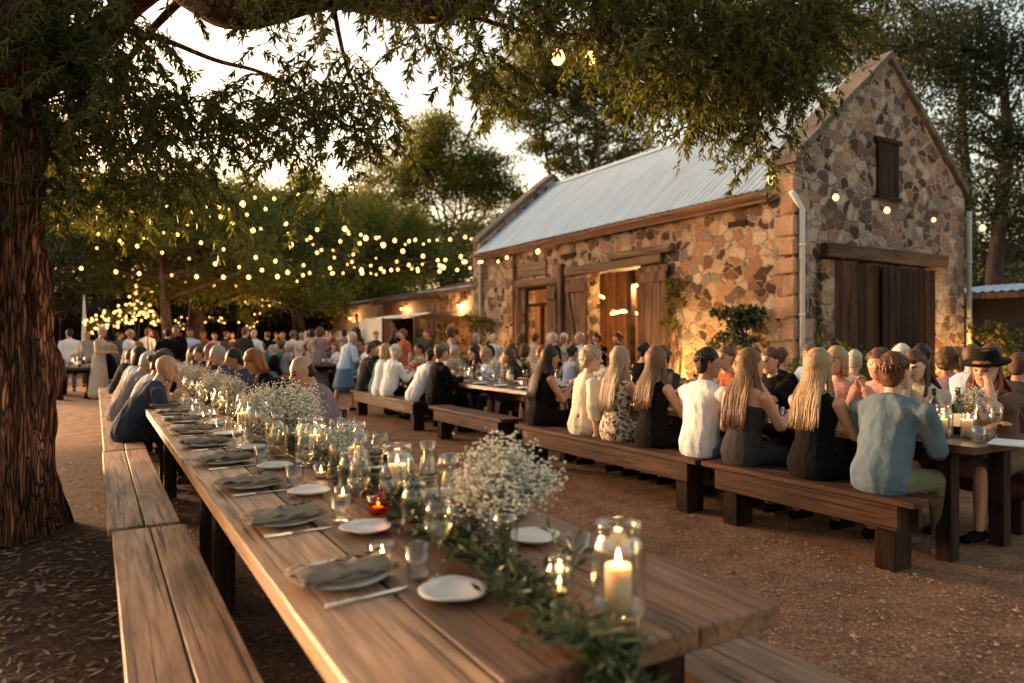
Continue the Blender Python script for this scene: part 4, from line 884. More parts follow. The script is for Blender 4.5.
def make_bottle(label, s=1.0, mat='dark_bottle_glass', lab=True, cat='bottle'):
    t = thing('wine_bottle' if s > .85 else 'small_bottle', label, cat, (0, -50, 0), 0, 'bottles on the tables')
    mb = MB(); mb.lathe([(.001, .0), (.034 * s, .0), (.037 * s, .008 * s), (.037 * s, .19 * s), (.030 * s, .215 * s), (.015 * s, .245 * s), (.0135 * s, .30 * s), (.016 * s, .302 * s), (.016 * s, .31 * s), (.010 * s, .311 * s)], 20, cap=True); mb.build('bottle_body', M[mat], t, True)
    if lab: mb = MB(); mb.lathe([(.0376 * s, .055 * s), (.0378 * s, .14 * s)], 20); mb.build('paper_label', M['paper_label'], t, True)
    return t
def make_carafe(label):
    t = thing('carafe', label, 'carafe', (0, -50, 0), 0, 'carafes on the tables')
    mb = MB(); mb.lathe([(.0, .005), (.042, .002), (.047, .015), (.045, .11), (.030, .165), (.026, .19), (.031, .225), (.033, .226), (.0275, .19), (.030, .163), (.042, .11), (.044, .018), (0, .01)], 24); mb.build('glass', M['clear_glass'], t, True)
    mb = MB(); mb.lathe([(.0, .012), (.0415, .014), (.0405, .085), (0, .085)], 20, cap=False); mb.build('drink', M['wine'], t, True)
    return t
def make_tumbler(label):
    t = thing('tumbler', label, 'glass', (0, -50, 0), 0, 'water tumblers at the place settings')
    mb = MB(); mb.lathe([(.0, .008), (.026, .002), (.029, .01), (.034, .088), (.0325, .088), (.027, .016), (0, .014)], 20); mb.build('glass', M['clear_glass'], t, True); return t
def make_wineglass(label, wine=True):
    t = thing('wine_glass', label, 'glass', (0, -50, 0), 0, 'stemmed wine glasses at the place settings')
    mb = MB(); mb.lathe([(.0, .004), (.032, .001), (.033, .003), (.008, .008), (.0035, .02), (.0032, .095), (.008, .104)], 18); mb.build('stem', M['clear_glass'], t, True)
    mb = MB(); mb.lathe([(.004, .102), (.022, .112), (.036, .135), (.039, .155), (.036, .185), (.031, .212), (.030, .212), (.035, .185), (.0378, .155), (.035, .136), (.02, .114)], 24); mb.build('bowl', M['clear_glass'], t, True)
    if wine: mb = MB(); mb.lathe([(.004, .1045), (.021, .1145), (.034, .1365), (.034, .1375), (.001, .1375)], 20); mb.build('wine', M['wine'], t, True)
    return t
def fold_mesh(L, W, H, seed, wav=.01):
    """a napkin folded in thirds: soft rounded slab with creases"""
    random.seed(seed); mb = MB(); n, m = 26, 12; layers = 3
    for k in range(layers):
        ox, oy = random.uniform(-.012, .012), random.uniform(-.01, .01); a = random.uniform(-.05, .05); z0 = .004 + k * H / layers; top = []; bot = []
        for j in range(m + 1):
            for i in range(n + 1):
                x = (i / n - .5) * L * (1 - .05 * k); y = (j / m - .5) * W * (1 - .06 * k); xr = x * math.cos(a) - y * math.sin(a) + ox; yr = x * math.sin(a) + y * math.cos(a) + oy
                e = min(1, min(i, n - i) / 2.0, min(j, m - j) / 1.5) ; z = z0 + wav * mnoise.noise(Vector((x * 18, y * 30, seed + k))) + .006 * math.sin(y * 60 + k) * (1 if k == layers - 1 else .4)
                th = H / layers * (.35 + .65 * math.sqrt(e)); droop = -max(0, abs(x) - .115) * .35
                top.append((xr, yr, max(.003, z + th * .5 + droop))); bot.append((xr, yr, max(.001, z - th * .5 + droop)))
        w = n + 1; fs = [(j * w + i, j * w + i + 1, (j + 1) * w + i + 1, (j + 1) * w + i) for j in range(m) for i in range(n)]; o = len(top)
        fs += [tuple(o + q for q in reversed(f)) for f in fs]
        rim = [i for i in range(w)] + [j * w + n for j in range(1, m + 1)] + [m * w + i for i in range(n - 1, -1, -1)] + [j * w for j in range(m - 1, 0, -1)]
        for q in range(len(rim)): a_, b_ = rim[q], rim[(q + 1) % len(rim)]; fs.append((a_, a_ + o, b_ + o, b_))
        mb.add(top + bot, fs)
    return mb
def make_plate(label, r=.125, mat='grey_ceramic', wob=.012, name='dinner_plate', cat='plate', group='dinner plates at the place settings'):
    t = thing(name, label, cat, (0, -50, 0), 0, group)
    t2 = MB(); t2.lathe([(.001, .002), (r * .62, .0), (r * .70, .006), (r, .016), (r * 1.01, .019), (r * .985, .021), (r * .70, .012), (r * .6, .0085), (.001, .0085)], 36, wob=wob, cap=True)
    # a plate is one glazed piece: the Empty stays for the group's shared structure only when it has parts
    bpy.data.objects.remove(t); o = t2.build(name, M[mat], None, True); tag(o, label, cat, group); return o
def make_napkin(label, seed):
    o = fold_mesh(.265, .14, .024, seed, .016).build('napkin', M['linen'], None, True); tag(o, label, 'napkin', 'folded linen napkins on the plates'); return o
def make_knife(label):
    t = thing('table_knife', label, 'knife', (0, -50, 0), 0, 'table knives beside the plates')
    mb = MB(); mb.loft([[(-.11, -.007, .002), (-.11, .007, .002), (-.11, .006, .008), (-.11, -.006, .008)], [(-.02, -.006, .001), (-.02, .006, .001), (-.02, .005, .007), (-.02, -.005, .007)]]); mb.build('handle', M['steel'], t)
    mb = MB(); mb.loft([[(-.02, -.006, .0025), (-.02, .005, .0025), (-.02, .005, .0045), (-.02, -.006, .0045)], [(.08, -.011, .0025), (.08, .004, .0025), (.08, .004, .004), (.08, -.011, .0035)], [(.12, -.002, .0025), (.12, .001, .0025), (.12, .001, .0035), (.12, -.002, .0035)]]); mb.build('blade', M['steel'], t); return t
def make_sprig(label):
    t = thing('leaf_sprig', label, 'sprig', (0, -50, 0), 0, 'leafy sprigs laid on the napkins')
    mb = MB(); mb.tube([(-.07, 0, .003), (0, .006, .008), (.07, -.004, .006)], .0014, 5); mb.build('twig', M['stem_green'], t)
    P = [(-.06 + .13 * k / 9, .003, .006) for k in range(10)]; D = [(.5, (-1) ** k * .8, random.uniform(0, .4)) for k in range(10)]
    leaves_mesh('leaves', P, D, .032, .011, M['garland_leaf'], t); return t

TZ = .762
used = {}
def put(key, maker, x, y, label, z=TZ, rz=None, s=1.0):
    rz = random.uniform(0, 6.28) if rz is None else rz
    if key not in used: o = maker(label); used[key] = o; o.location = (x, y, z); o.rotation_euler = (0, 0, rz)
    else: o = dup(used[key], (x, y, z), rz, label)
    o.scale = (s, s, s); return o
random.seed(3)
ordn = ['nearest', 'second', 'third', 'fourth', 'fifth', 'sixth', 'seventh', 'eighth', 'ninth', 'tenth', 'eleventh', 'twelfth']
# place settings down the left side of the left row
for k in range(9):
    y = 1.84 + .685 * k; x = .575 + random.uniform(-.012, .012); w = ordn[k]; a = .12 + random.uniform(-.15, .15)
    put('plate', lambda l: make_plate(l), x, y, w + ' grey dinner plate on the left edge of the long table', rz=a)
    put('napkin%d' % (k % 4), lambda l: make_napkin(l, 5 + k), x - .005, y - .01, w + ' crumpled taupe napkin folded on the plates along the left table edge', z=TZ + .021, rz=a + random.uniform(-.1, .1))
    put('knife', make_knife, x + .01, y - .165, w + ' silver knife along the left edge of the long table', rz=a + .03)
    put('sprig', make_sprig, x + .02, y + .005, w + ' leafy sprig lying on the napkins of the left side', z=TZ + .048, rz=a + random.uniform(-.4, .4), s=1 + random.uniform(-.1, .1))
    if k < 8:
        put('sideplate%d' % (k % 2), lambda l: make_plate(l, .085, 'white_ceramic', .05, 'side_plate', 'plate', 'white hand-made side plates on the left'), .775 + random.uniform(-.01, .01), y - .27 + random.uniform(-.02, .02), w + ' white wavy-rimmed side plate left of the greenery')
    put('tumbler', make_tumbler, .745, y - .09, w + ' water tumbler on the left half of the long table')
    put('wineglass', make_wineglass, .765 + random.uniform(-.01, .015), y - .13 + .0, w + ' stemmed glass of white wine left of the greenery') if False else put('wineglass', make_wineglass, .795 + random.uniform(-.01, .015), y - .12 + random.uniform(-.01, .02), w + ' stemmed glass of white wine left of the greenery')
for k in range(7):
    y = 2.25 + .72 * k; x = 1.25; w = ordn[k]
    put('plate', None, x, y, w + ' grey dinner plate on the right edge of the long table', rz=3.1)
    put('napkin%d' % (k % 4), None, x, y, w + ' crumpled taupe napkin on the right edge of the long table', z=TZ + .021, rz=3.1 + random.uniform(-.2, .2))
    put('tumbler', None, 1.12, y - .2, w + ' water tumbler on the right half of the long table')
    put('wineglass', None, 1.13, y + .12, w + ' stemmed wine glass right of the greenery')
    put('sideplate0', None, 1.2, y - .36, w + ' white side plate right of the greenery')
# centre line: jars, candles, flowers (x about 1.0)
put('jar_big', lambda l: make_jar(l, 1.02, 1.24), 1.04, 1.27, 'tall screw-top jar holding the pillar candle at the near end of the table')
cn = make_candle('thick pillar candle burning inside the tall jar at the near end', .102, .031, .9); cn.location = (1.04, 1.27, TZ + .016)
def jt(label): return make_jar(label, .5, 1.35)
put('jar_small', jt, .965, 1.40, 'squat glass jar with a tealight, left of the tall candle jar', s=1.05)
tl = make_tealight('tealight burning in the squat jar left of the tall candle jar', .8, False, .35); tl.location = (.965, 1.40, TZ + .010)
put('bigbq', lambda l: make_bouquet(l, .145, .225, 4200, .135, .0050), 1.04, 1.79, 'large near bunch of white gypsophila in a jar')
put('jar_mid', lambda l: make_jar(l, .70, 1.12), 1.04, 1.79, 'jar of water holding the large near bunch of gypsophila')
put('jar_mid', None, .955, 1.93, 'empty squat jar just behind the large near bunch')
put('tealight', lambda l: make_tealight(l, 1.0, False, .4), .70, 1.90, 'clear tealight glass beside the nearest folded napkin')
put('bottle_small', lambda l: make_bottle(l, .66, lab=False), .945, 2.53, 'small dark bottle beside the amber tealight')
am = make_tealight('amber tealight glass glowing beside the small dark bottle', 1.15, True, .5); am.location = (.895, 2.47, TZ)
put('candle_tall', lambda l: make_candle(l, .15, .036, .7), 1.02, 2.60, 'thick pale candle right of the small dark bottle')
put('jar_big', None, 1.02, 2.60, 'glass jar around the thick pale candle right of the dark bottle', s=1.05)
put('carafe', make_carafe, 1.10, 2.28, 'carafe with pale drink behind the large near bunch'); put('carafe', None, 1.16, 2.62, 'carafe right of the thick pale candle')
put('carafe', None, .99, 2.95, 'carafe left of the second gypsophila bunch')
put('bq2', lambda l: make_bouquet(l, .10, .12, 1200, .15, .0042), .955, 3.10, 'small loose gypsophila bunch in the tall clear jar'); put('jar_big', None, .955, 3.10, 'tall clear jar with the small loose gypsophila bunch')
put('jar_big', None, .93, 3.55, 'tall handled jar left of the loose bunch', s=1.15); put('tealight', None, .90, 3.25, 'clear tealight glass before the tall handled jar')
put('bigbq', None, .98, 4.15, 'big round gypsophila bunch in the middle of the long table', rz=1.3, s=1.12); put('jar_mid', None, .98, 4.15, 'jar under the big round gypsophila bunch in the middle')
put('candle_tall', None, 1.02, 3.80, 'pale candle between the handled jar and the big round bunch', s=.85); put('jar_big', None, 1.02, 3.80, 'jar around the candle before the big round bunch')
put('wine_bottle', lambda l: make_bottle(l, 1.0), 1.05, 4.55, 'dark wine bottle behind the big round bunch')
for k in range(9):
    y = 4.9 + k * 1.22; w = ordn[k]
    put('bq2' if k % 2 else 'bigbq', None, 1.0 + random.uniform(-.06, .06), y, w + ' gypsophila bunch on the left row beyond the big round one', s=.95 if k % 2 == 0 else 1.25)
    put('jar_mid', None, used['jar_mid'].location.x * 0 + 1.0, y, w + ' flower jar on the left row beyond the big round bunch')
    put('candle_tall', None, .93 + random.uniform(-.05, .05), y + .36, w + ' pale candle along the far part of the left row', s=.8); put('jar_big', None, .93, y + .36, w + ' candle jar along the far part of the left row', s=1.0)
    put('tealight', None, .85, y + .15, w + ' clear tealight along the far part of the left row')
    put('wine_bottle', None, 1.10 + random.uniform(-.05, .05), y + .6, w + ' dark wine bottle along the far part of the left row')
    put('carafe', None, 1.08, y + .25, w + ' carafe along the far part of the left row')
for key, x, y, lab, s in [('jar_mid', .90, 2.14, 'stout glass jar left of the carafe behind the near bunch', 1.15), ('wineglass', 1.14, 2.02, 'wine glass right of the large near bunch', 1), ('wineglass', .88, 2.30, 'wine glass among the leaves before the amber tealight', 1), ('jar_mid', .90, 2.82, 'stout jar left of the second carafe pair', 1.2), ('tealight', .84, 2.72, 'clear tealight behind the small dark bottle', 1), ('jar_big', 1.08, 3.32, 'tall jar right of the small loose bunch', 1.1), ('candle_tall', 1.08, 3.32, 'pale candle right of the small loose bunch', .8), ('wineglass', .98, 3.36, 'wine glass behind the small loose bunch', 1), ('carafe', .86, 3.95, 'carafe left of the big round bunch', 1.1), ('wineglass', .86, 4.4, 'wine glass beyond the big round bunch', 1.0), ('jar_big', .88, 4.62, 'tall jar beyond the big round bunch', 1.15), ('wine_bottle', 1.12, 3.6, 'dark wine bottle right of the tall handled jar', .9), ('tumbler', 1.18, 1.62, 'tumbler right of the large near bunch', 1), ('tealight', 1.15, 2.9, 'clear tealight right of the second carafe pair', 1)]:
    put(key, None, x, y, lab, s=s)
# ---- greenery garland
def garland(label, pts, n, spread, size, hang=None, name='leaf_garland'):
    t = thing(name, label, 'garland', (0, 0, 0), 0, 'green leaf garlands down the tables'); pts = [Vector(p) for p in pts]
    mb = MB(); mb.tube(pts, .004, 5); mb.build('vine', M['stem_green'], t)
    P, D = [], []
    tot = len(pts) - 1; tw = MB()
    for k in range(n // 12):
        u = random.random() * tot; i = min(int(u), tot - 1); b = pts[i].lerp(pts[i + 1], u - i); a = random.uniform(0, 6.28); dr = (pts[i + 1] - pts[i]).normalized()
        out = Vector((math.cos(a) * random.uniform(.3, 1), math.sin(a) * .6, random.uniform(.0, .55))).normalized(); ln = random.uniform(.5, 1.2) * spread; e = b + out * ln; e.z = max(e.z, b.z - .01) if e.z > .7 else e.z
        tw.tube([b, b.lerp(e, .5) + Vector((0, 0, .012)), e], .0013, 3, cap=False)
        for j in range(12):
            t_ = j / 11; p = b.lerp(e, t_) + Vector((0, 0, .012 * math.sin(t_ * 3.1))); P.append(p); D.append(out * .6 + Vector((random.gauss(0, .7), random.gauss(0, .7), random.gauss(.1, .4))))
    if n > 6000:
        kp = [i for i, p in enumerate(P) if not (p[0] > .965 and p[1] < 1.44 and p[2] > .70) and not (p[1] < 1.34 and p[2] > .795)]; P = [P[i] for i in kp]; D = [D[i] for i in kp]
    tw.build('side_twigs', M['stem_green'], t)
    L = rng.uniform(size * .6, size * 1.3, len(P)); leaves_mesh('leaves', np.array(P), np.array(D), L, L * rng.uniform(.22, .42, len(P)), M['garland_leaf'], t, .15); return t
g = [((.85 + .16 * min(1, max(0, (y - 1.3) / 1.2))) - .02 * math.sin(y * 3), y, TZ + .018) for y in [1.14 + .22 * k for k in range(20)]]
garland('olive leaf garland along the near table, hanging over its end', [(.92, 1.085, .50), (.90, 1.09, .64), (.885, 1.10, .75), (.86, 1.14, TZ + .02)] + g, 8500, .105, .037)
garland('sparser green garland along the far tables of the left row', [(1.0 + .05 * math.sin(y), y, TZ + .015) for y in [5.6 + .5 * k for k in range(20)]], 3600, .13, .05)
P = []; t = thing('olive_sprig', 'upright dark sprig with twisted leaves beside the squat jar', 'sprig', (1.07, 1.52, TZ))
mb = MB()
for a, h in ((.3, .11), (2.2, .13), (4.0, .10), (5.2, .08)):
    mb.tube([(0, 0, 0), (math.cos(a) * .02, math.sin(a) * .02, h * .5), (math.cos(a) * .045, math.sin(a) * .045, h)], .0016, 5); P += [((math.cos(a) * .045 * q, math.sin(a) * .045 * q, h * q), a, q) for q in (.35, .5, .65, .8, .95, 1)]
mb.build('stems', M['stem_green'], t); leaves_mesh('leaves', [p for p, a, q in P], [(math.cos(a + random.uniform(-1.5, 1.5)), math.sin(a + random.uniform(-1.5, 1.5)), .6) for p, a, q in P], .042, .014, M['garland_leaf'], t)
# ---- right row tableware
random.seed(17)
def rrow(x, ya, yb, where, n, dense=True):
    st = (yb - ya) / n
    for k in range(n):
        y = ya + st * (k + .5); w = ordn[k]
        put('sideplate%d' % (k % 2), None, x - .32, y, w + ' white plate on the near side of ' + where, s=1.15); put('sideplate0', None, x + .32, y + .1, w + ' white plate on the far side of ' + where, s=1.15)
        put('tumbler', None, x - .2, y + .2, w + ' tumbler on the near side of ' + where); put('wineglass', None, x + .2, y + .22, w + ' wine glass on ' + where)
        if k % 2 == 0: put('bq2', None, x, y + .12, w + ' white flower bunch on ' + where, s=1.3); put('jar_mid', None, x, y + .12, w + ' flower jar on ' + where); put('wine_bottle', None, x + .08, y - .18, w + ' dark wine bottle on ' + where)
        else: put('tealight', None, x, y, w + ' tealight on ' + where, s=1.2); put('carafe', None, x - .05, y + .25, w + ' carafe on ' + where)
# near right table: as in the photograph
cxr = 5.0
def at_t(u, v): p = on_z(u, v, TZ); return p.x, p.y
def atx(u, x): return x, y_on_x(u, x)
for key, mk, u, x, lab, s in [('wine_bottle', None, 934, 4.92, 'dark wine bottle before the laughing woman', 1.0), ('jar_big', None, 943, 4.86, 'wide jar with a pale candle before the laughing woman', .95), ('wine_bottle', None, 958, 5.02, 'dark wine bottle right of the laughing woman', 1.02), ('candle_tall', None, 968, 4.9, 'burning white candle at the centre of the right-edge table', .8), ('jar_mid', None, 968, 4.9, 'jar around the burning white candle on the right-edge table', 1.1), ('jar_big', None, 983, 4.98, 'tall jar before the woman in the dark hat', 1.0), ('wineglass', None, 996, 4.95, 'wine glass before the woman in the dark hat', 1), ('tumbler', None, 979, 4.78, 'slim glass at the near corner of the right-edge table', 1.1), ('tumbler', None, 918, 4.75, 'tumbler beside the man in the blue shirt', 1), ('tumbler', None, 925, 4.9, 'second tumbler beside the man in the blue shirt', 1.1), ('bq2', None, 972, 5.1, 'wispy flowers on the right-edge table', 1.2), ('carafe', None, 905, 5.0, 'carafe hidden beside the man in the blue shirt', 1)]:
    xx, yy = atx(u, x); put(key, mk, xx, yy, lab, s=s)
cn2 = put('candle_tall', None, *atx(943, 4.86), 'pale candle in the wide jar before the laughing woman', s=.75)
mb = MB(); mb.box(-.15, -.11, 0, .15, .11, .004); mb.box(-.145, -.105, .0045, .148, .108, .008); mc = simple('menu_paper', (.60, .60, .62), .7, .04); o = mb.build('menu_card', mc); o.location = (*atx(1012, 4.86), TZ + .001); o.rotation_euler = (0, 0, .3); tag(o, 'white paper sheet on the corner of the right-edge table', 'paper', 'paper menus')
o2 = o.copy(); COL.objects.link(o2); o2.location = (*atx(912, 4.70), TZ + .001); o2['label'] = 'white paper sheet beside the man in the blue shirt'
for k, (u, x) in enumerate([(795, 4.75), (700, 4.8), (765, 4.9), (735, 4.8), (660, 4.9), (600, 4.9)]):
    put('sideplate%d' % (k % 2), None, *atx(u, x), ordn[k] + ' white plate on the table before the white shirt man', s=1.1); put('bq2' if k % 2 else 'tealight', None, *atx(u + 8, x + .2), ordn[k] + [' tealight', ' flower bunch'][k % 2] + ' on the table before the white shirt man', s=1.2); put('tumbler', None, *atx(u - 15, x + .1), ordn[k] + ' tumbler on the table before the white shirt man')
rrow(5.11, 7.45, 9.85, 'the middle dark table', 4); rrow(5.11, 10.0, 12.9, 'the dark table beyond the middle one', 4)
rrow(7.9, 3.1, 8.8, 'the row nearest the barn', 6); 
for i, (x, y, l) in enumerate(fars): rrow(x, y - 1.3, y + 1.3, 'the ' + l, 2)

# ================================================================ string lights
def string(label, p0, p1, n, sag, br=.034, light=0, mid=None, drop=.10):
    p0, p1 = Vector(p0), Vector(p1); t = thing('string_lights', label, 'string lights', tuple(p0), 0, 'strings of warm bulbs over the yard')
    f = lambda s: (p1 - p0) * s + Vector((0, 0, -4 * sag * s * (1 - s)))
    mb = MB(); mb.tube([f(k / 30) for k in range(31)], .006, 5, cap=False); mb.build('cable', M['cable_black'], t)
    if 'bulbmesh' not in used:
        b = MB(); b.lathe([(.002, -.062), (.018, -.056), (.030, -.036), (.031, -.022), (.022, -.004), (.013, .008)], 12, cap=True); used['bulbmesh'] = b.mesh('bulb', True); used['bulbmesh'].materials.append(M['bulb_glow'])
        b = MB(); b.lathe([(.013, .006), (.0135, .035), (.009, .04)], 8, cap=True); b.tube([(0, 0, .038), (0, 0, drop + .004)], .003, 4); used['sockmesh'] = b.mesh('bulb_socket'); used['sockmesh'].materials.append(M['cable_black'])
    for k in range(n):
        s = (k + .5 + random.uniform(-.18, .18)) / n; p = f(s) - Vector((0, 0, drop));  o = bpy.data.objects.new('bulb', used['bulbmesh']); COL.objects.link(o); o.parent = t; o.location = p; q = br / .031 * random.uniform(.7, 1.3); o.scale = (q, q, q); o.rotation_euler = (random.uniform(-.2, .2), random.uniform(-.2, .2), 0)
        so = bpy.data.objects.new('bulb_socket', used['sockmesh']); COL.objects.link(so); so.parent = o
        if light and k % 3 == 1: pt(*(p - Vector((0, 0, .05))), light, (1, .6, .26), .05, t, 'bulb_light')
    return t
random.seed(23)
E = (9.15, 15.8, 3.72); 
def A(u, v, d): return at_d(u, v, d)
strs = [
 ('string from the hanging leaves past the barn gable to its right corner', A(715, 148, 7.6), A(1000, 222, 12.6), 5, .12, .040),
 ('short near string with two big bulbs among the boughs at top centre', A(538, 33, 4.9), A(600, 40, 5.6), 2, .02, .048),
 ('string hanging low beside the leaves at upper left', A(262, 130, 7.2), A(345, 175, 11.0), 2, .1, .038),
 ('string rising left from the far door of the barn', (9.25, 15.8, 3.6), A(330, 215, 16), 9, .35, .042),
 ('string from the barn eave to the slim tree', (9.2, 13.4, 3.7), A(165, 225, 19), 14, .8, .040),
 ('string from the far barn corner across the crowd', (9.2, 17.5, 3.8), A(60, 215, 21), 17, .9, .042),
 ('lowest string sagging over the far crowd', A(470, 250, 21), A(70, 262, 19), 15, .45, .042),
 ('string crossing before the green trees at left', A(60, 165, 15), A(430, 240, 24), 13, .5, .040),
 ('bright near string over the left of the crowd', A(75, 200, 13), A(340, 178, 17), 8, .25, .046),
 ('string fanning out over the middle of the crowd', A(200, 200, 14), A(480, 262, 23), 11, .6, .040),
 ('short string over the sheds', A(340, 225, 26), A(500, 225, 21), 9, .4, .05),
 ('string high before the tree tops at left', A(70, 150, 20), A(480, 235, 26), 12, .8, .045),
 ('thin string slanting between the far left trees', A(90, 245, 22), A(300, 170, 18), 9, .3, .030),
 ('thin string from the pale shed to the leaning trees', A(455, 262, 24), A(215, 205, 28), 12, .5, .036),
 ('thin string running away over the centre of the crowd', A(250, 190, 13), A(380, 272, 30), 10, .3, .032),
 ('string low before the dark trunk', A(150, 275, 24), A(350, 268, 27), 9, .35, .05),
]
for i_, s in enumerate(strs): string(*s[:5], br=s[5], light=11 if i_ in (3, 4, 5, 6, 9, 10) else 0)
def fairy(label, cl, n, group='fairy lights at the back of the yard', bush=True):
    c0 = cl[0][0]; t = thing('fairy_light_bush', label, 'fairy lights', (c0.x, c0.y, 0), 0, group)
    cc = [(c - Vector((c0.x, c0.y, 0)), r) for c, r in cl]
    if bush: P, D = clump_leaves(cc, 1500, .12, .8); leaves_mesh('foliage', P, D, .11, .05, M['tree_leaf_a'], t)
    mb = MB()
    for c, r in cc: limb(mb, (c.x * .4, c.y * .4, 0), c, .03, .01, 5, .1, 5)
    mb.build('stems', M['dark_bark'], t)
    if 'fb' not in used: b = MB(); b.sphere((0, 0, 0), .036, 8, 6); used['fb'] = b.mesh('bulb', True); used['fb'].materials.append(M['fairy_glow'])
    for k in range(n):
        c, r = random.choice(cc); a = Vector((random.gauss(0, 1), random.gauss(0, 1), random.gauss(0, 1))).normalized() * r * random.uniform(.85, 1.08)
        o = bpy.data.objects.new('bulb', used['fb']); COL.objects.link(o); o.parent = t; o.location = c + a
    return t
d = 20
fairy('shrub covered with dense fairy lights behind the woman in beige', [(at_d(138, 304, d), .34), (at_d(125, 314, d), .30), (at_d(112, 318, d), .28), (at_d(150, 318, d), .22), (at_d(101, 322, d), .22), (at_d(91, 326, d), .2), (at_d(142, 312, d), .3)], 96)
fairy('low fairy lights behind the crowd right of the dark trunk', [(at_d(206, 318, 27), .3), (at_d(222, 320, 27), .15), (at_d(182, 322, 27), .25)], 16)
fairy('orange fairy lights in the hedge left of the fence', [(at_d(240, 312, 27), .5), (at_d(250, 322, 27), .25), (at_d(262, 306, 27), .3)], 14)
pt(*at_d(166, 300, 20.5), 40, (1, .5, .18), .3, None, 'tree_uplight'); bpy.data.objects['tree_uplight'].location.z = 1.9
pt(*at_d(245, 315, 25.5), 60, (1, .45, .12), .3, None, 'hedge_uplight')
# ================================================================ people
for nm, c in dict(skin=(.48, .25, .16), skin_pale=(.60, .36, .25), skin_tan=(.34, .165, .10)).items():
    simple(nm, c, .5, .08, 8); b_ = M[nm].node_tree.nodes['Principled BSDF']; b_.inputs['Subsurface Weight'].default_value = .12; b_.inputs['Subsurface Scale'].default_value = .01; b_.inputs['Subsurface Radius'].default_value = (1, .4, .2)
simple('eye_brow_shade', (.055, .028, .02), .3, .1); simple('lip', (.32, .10, .08), .5, .1)
def hairmat(n, c1, c2):
    m, nt, b = newmat(n); vec = coords(nt, (70, 70, 5)); nn = noise(nt, vec, 1, 4, .6); r = ramp(nt, nn.outputs['Fac'], [(.25, tuple(a * .55 + b_ * .45 for a, b_ in zip(c1, c2))), (.75, c2)])
    g = nt.nodes.new('ShaderNodeNewGeometry'); r2 = ramp(nt, g.outputs['Random Per Island'], [(0, (.68, .66, .64)), (1, (1.0, .98, .95))])
    nt.links.new(mixc(nt, 1, r.outputs[0], r2.outputs[0], 'MULTIPLY'), b.inputs['Base Color']); b.inputs['Roughness'].default_value = .5; b.inputs['Specular IOR Level'].default_value = .25; bump(nt, b, nn.outputs['Fac'], .8, .006)
hairmat('hair_blonde', (.17, .10, .048), (.46, .32, .18)); hairmat('hair_ash', (.13, .085, .055), (.50, .38, .27)); hairmat('hair_brown', (.035, .017, .010), (.12, .058, .030)); hairmat('hair_light_brown', (.05, .025, .013), (.20, .11, .058)); hairmat('hair_auburn', (.035, .014, .008), (.15, .065, .035))
hairmat('hair_dark', (.006, .005, .004), (.028, .018, .014)); hairmat('hair_grey', (.20, .18, .17), (.50, .47, .44)); hairmat('hair_white', (.42, .38, .34), (.78, .73, .66)); hairmat('hair_red', (.10, .03, .012), (.32, .11, .045))
CL = dict(white=(.66, .64, .64), pale_blue=(.42, .50, .62), blue=(.095, .135, .170), denim=(.10, .16, .25), navy=(.035, .05, .085), black=(.012, .011, .012), charcoal=(.035, .033, .035), grey=(.22, .21, .21), beige=(.46, .37, .28), cream=(.60, .53, .42), mauve=(.24, .16, .185), olive=(.13, .125, .075), rust=(.38, .11, .04), red=(.32, .035, .035), pink=(.55, .27, .23), green=(.07, .12, .075), brown=(.12, .07, .045), teal=(.05, .14, .15), yellow=(.52, .36, .12), lilac=(.33, .27, .40))
for k, c in CL.items(): simple('cloth_' + k, c if max(c) > .02 else (.005, .0045, .0045), .95, .12, 7, .6, 30, bdist=.012, spec=.12)
m, nt, b = newmat('cloth_leopard'); vec = coords(nt); v1 = nt.nodes.new('ShaderNodeTexVoronoi'); v1.inputs['Scale'].default_value = 27; v1.feature = 'F1'; nd = noise(nt, vec, 14, 3); ad = nt.nodes.new('ShaderNodeVectorMath'); ad.operation = 'MULTIPLY_ADD'; ad.inputs[1].default_value = (.07, .07, .07); nt.links.new(nd.outputs['Color'], ad.inputs[0]); nt.links.new(vec, ad.inputs[2]); nt.links.new(ad.outputs[0], v1.inputs[0])
r = ramp(nt, v1.outputs['Distance'], [(.22, (.40, .26, .16)), (.30, (.03, .018, .012)), (.44, (.03, .018, .012)), (.52, (.62, .50, .38))]); nt.links.new(r.outputs[0], b.inputs['Base Color']); b.inputs['Roughness'].default_value = .85
m, nt, b = newmat('cloth_floral'); vec = coords(nt); v1 = nt.nodes.new('ShaderNodeTexVoronoi'); v1.inputs['Scale'].default_value = 20; nt.links.new(vec, v1.inputs[0]); r = ramp(nt, v1.outputs['Distance'], [(.2, (.55, .22, .16)), (.35, (.60, .53, .44)), (.6, (.40, .42, .33))]); nt.links.new(r.outputs[0], b.inputs['Base Color']); b.inputs['Roughness'].default_value = .85

def V3(*a): return Vector(a)
def ring(c, X, Y, rx, ry, n=14):   # superellipse-ish ring around c in the plane X,Y
    return [c + X * rx * math.cos(2 * math.pi * k / n) + Y * ry * math.sin(2 * math.pi * k / n) for k in range(n)]
def sections(mb, secs, n=14, mi=0):
    """secs: (center, Xaxis, Yaxis, rx, ry); ends closed by rounded caps"""
    rings = []
    c, X, Y, rx, ry = secs[0]; d = (secs[1][0] - c).normalized(); rings += [ring(c - d * min(rx, ry) * .55, X, Y, rx * .35, ry * .35, n), ring(c - d * min(rx, ry) * .35, X, Y, rx * .8, ry * .8, n)]
    for c, X, Y, rx, ry in secs: rings.append(ring(c, X, Y, rx, ry, n))
    c, X, Y, rx, ry = secs[-1]; d = (c - secs[-2][0]).normalized(); rings += [ring(c + d * min(rx, ry) * .35, X, Y, rx * .8, ry * .8, n), ring(c + d * min(rx, ry) * .55, X, Y, rx * .35, ry * .35, n)]
    mb.loft(rings, True, mi)
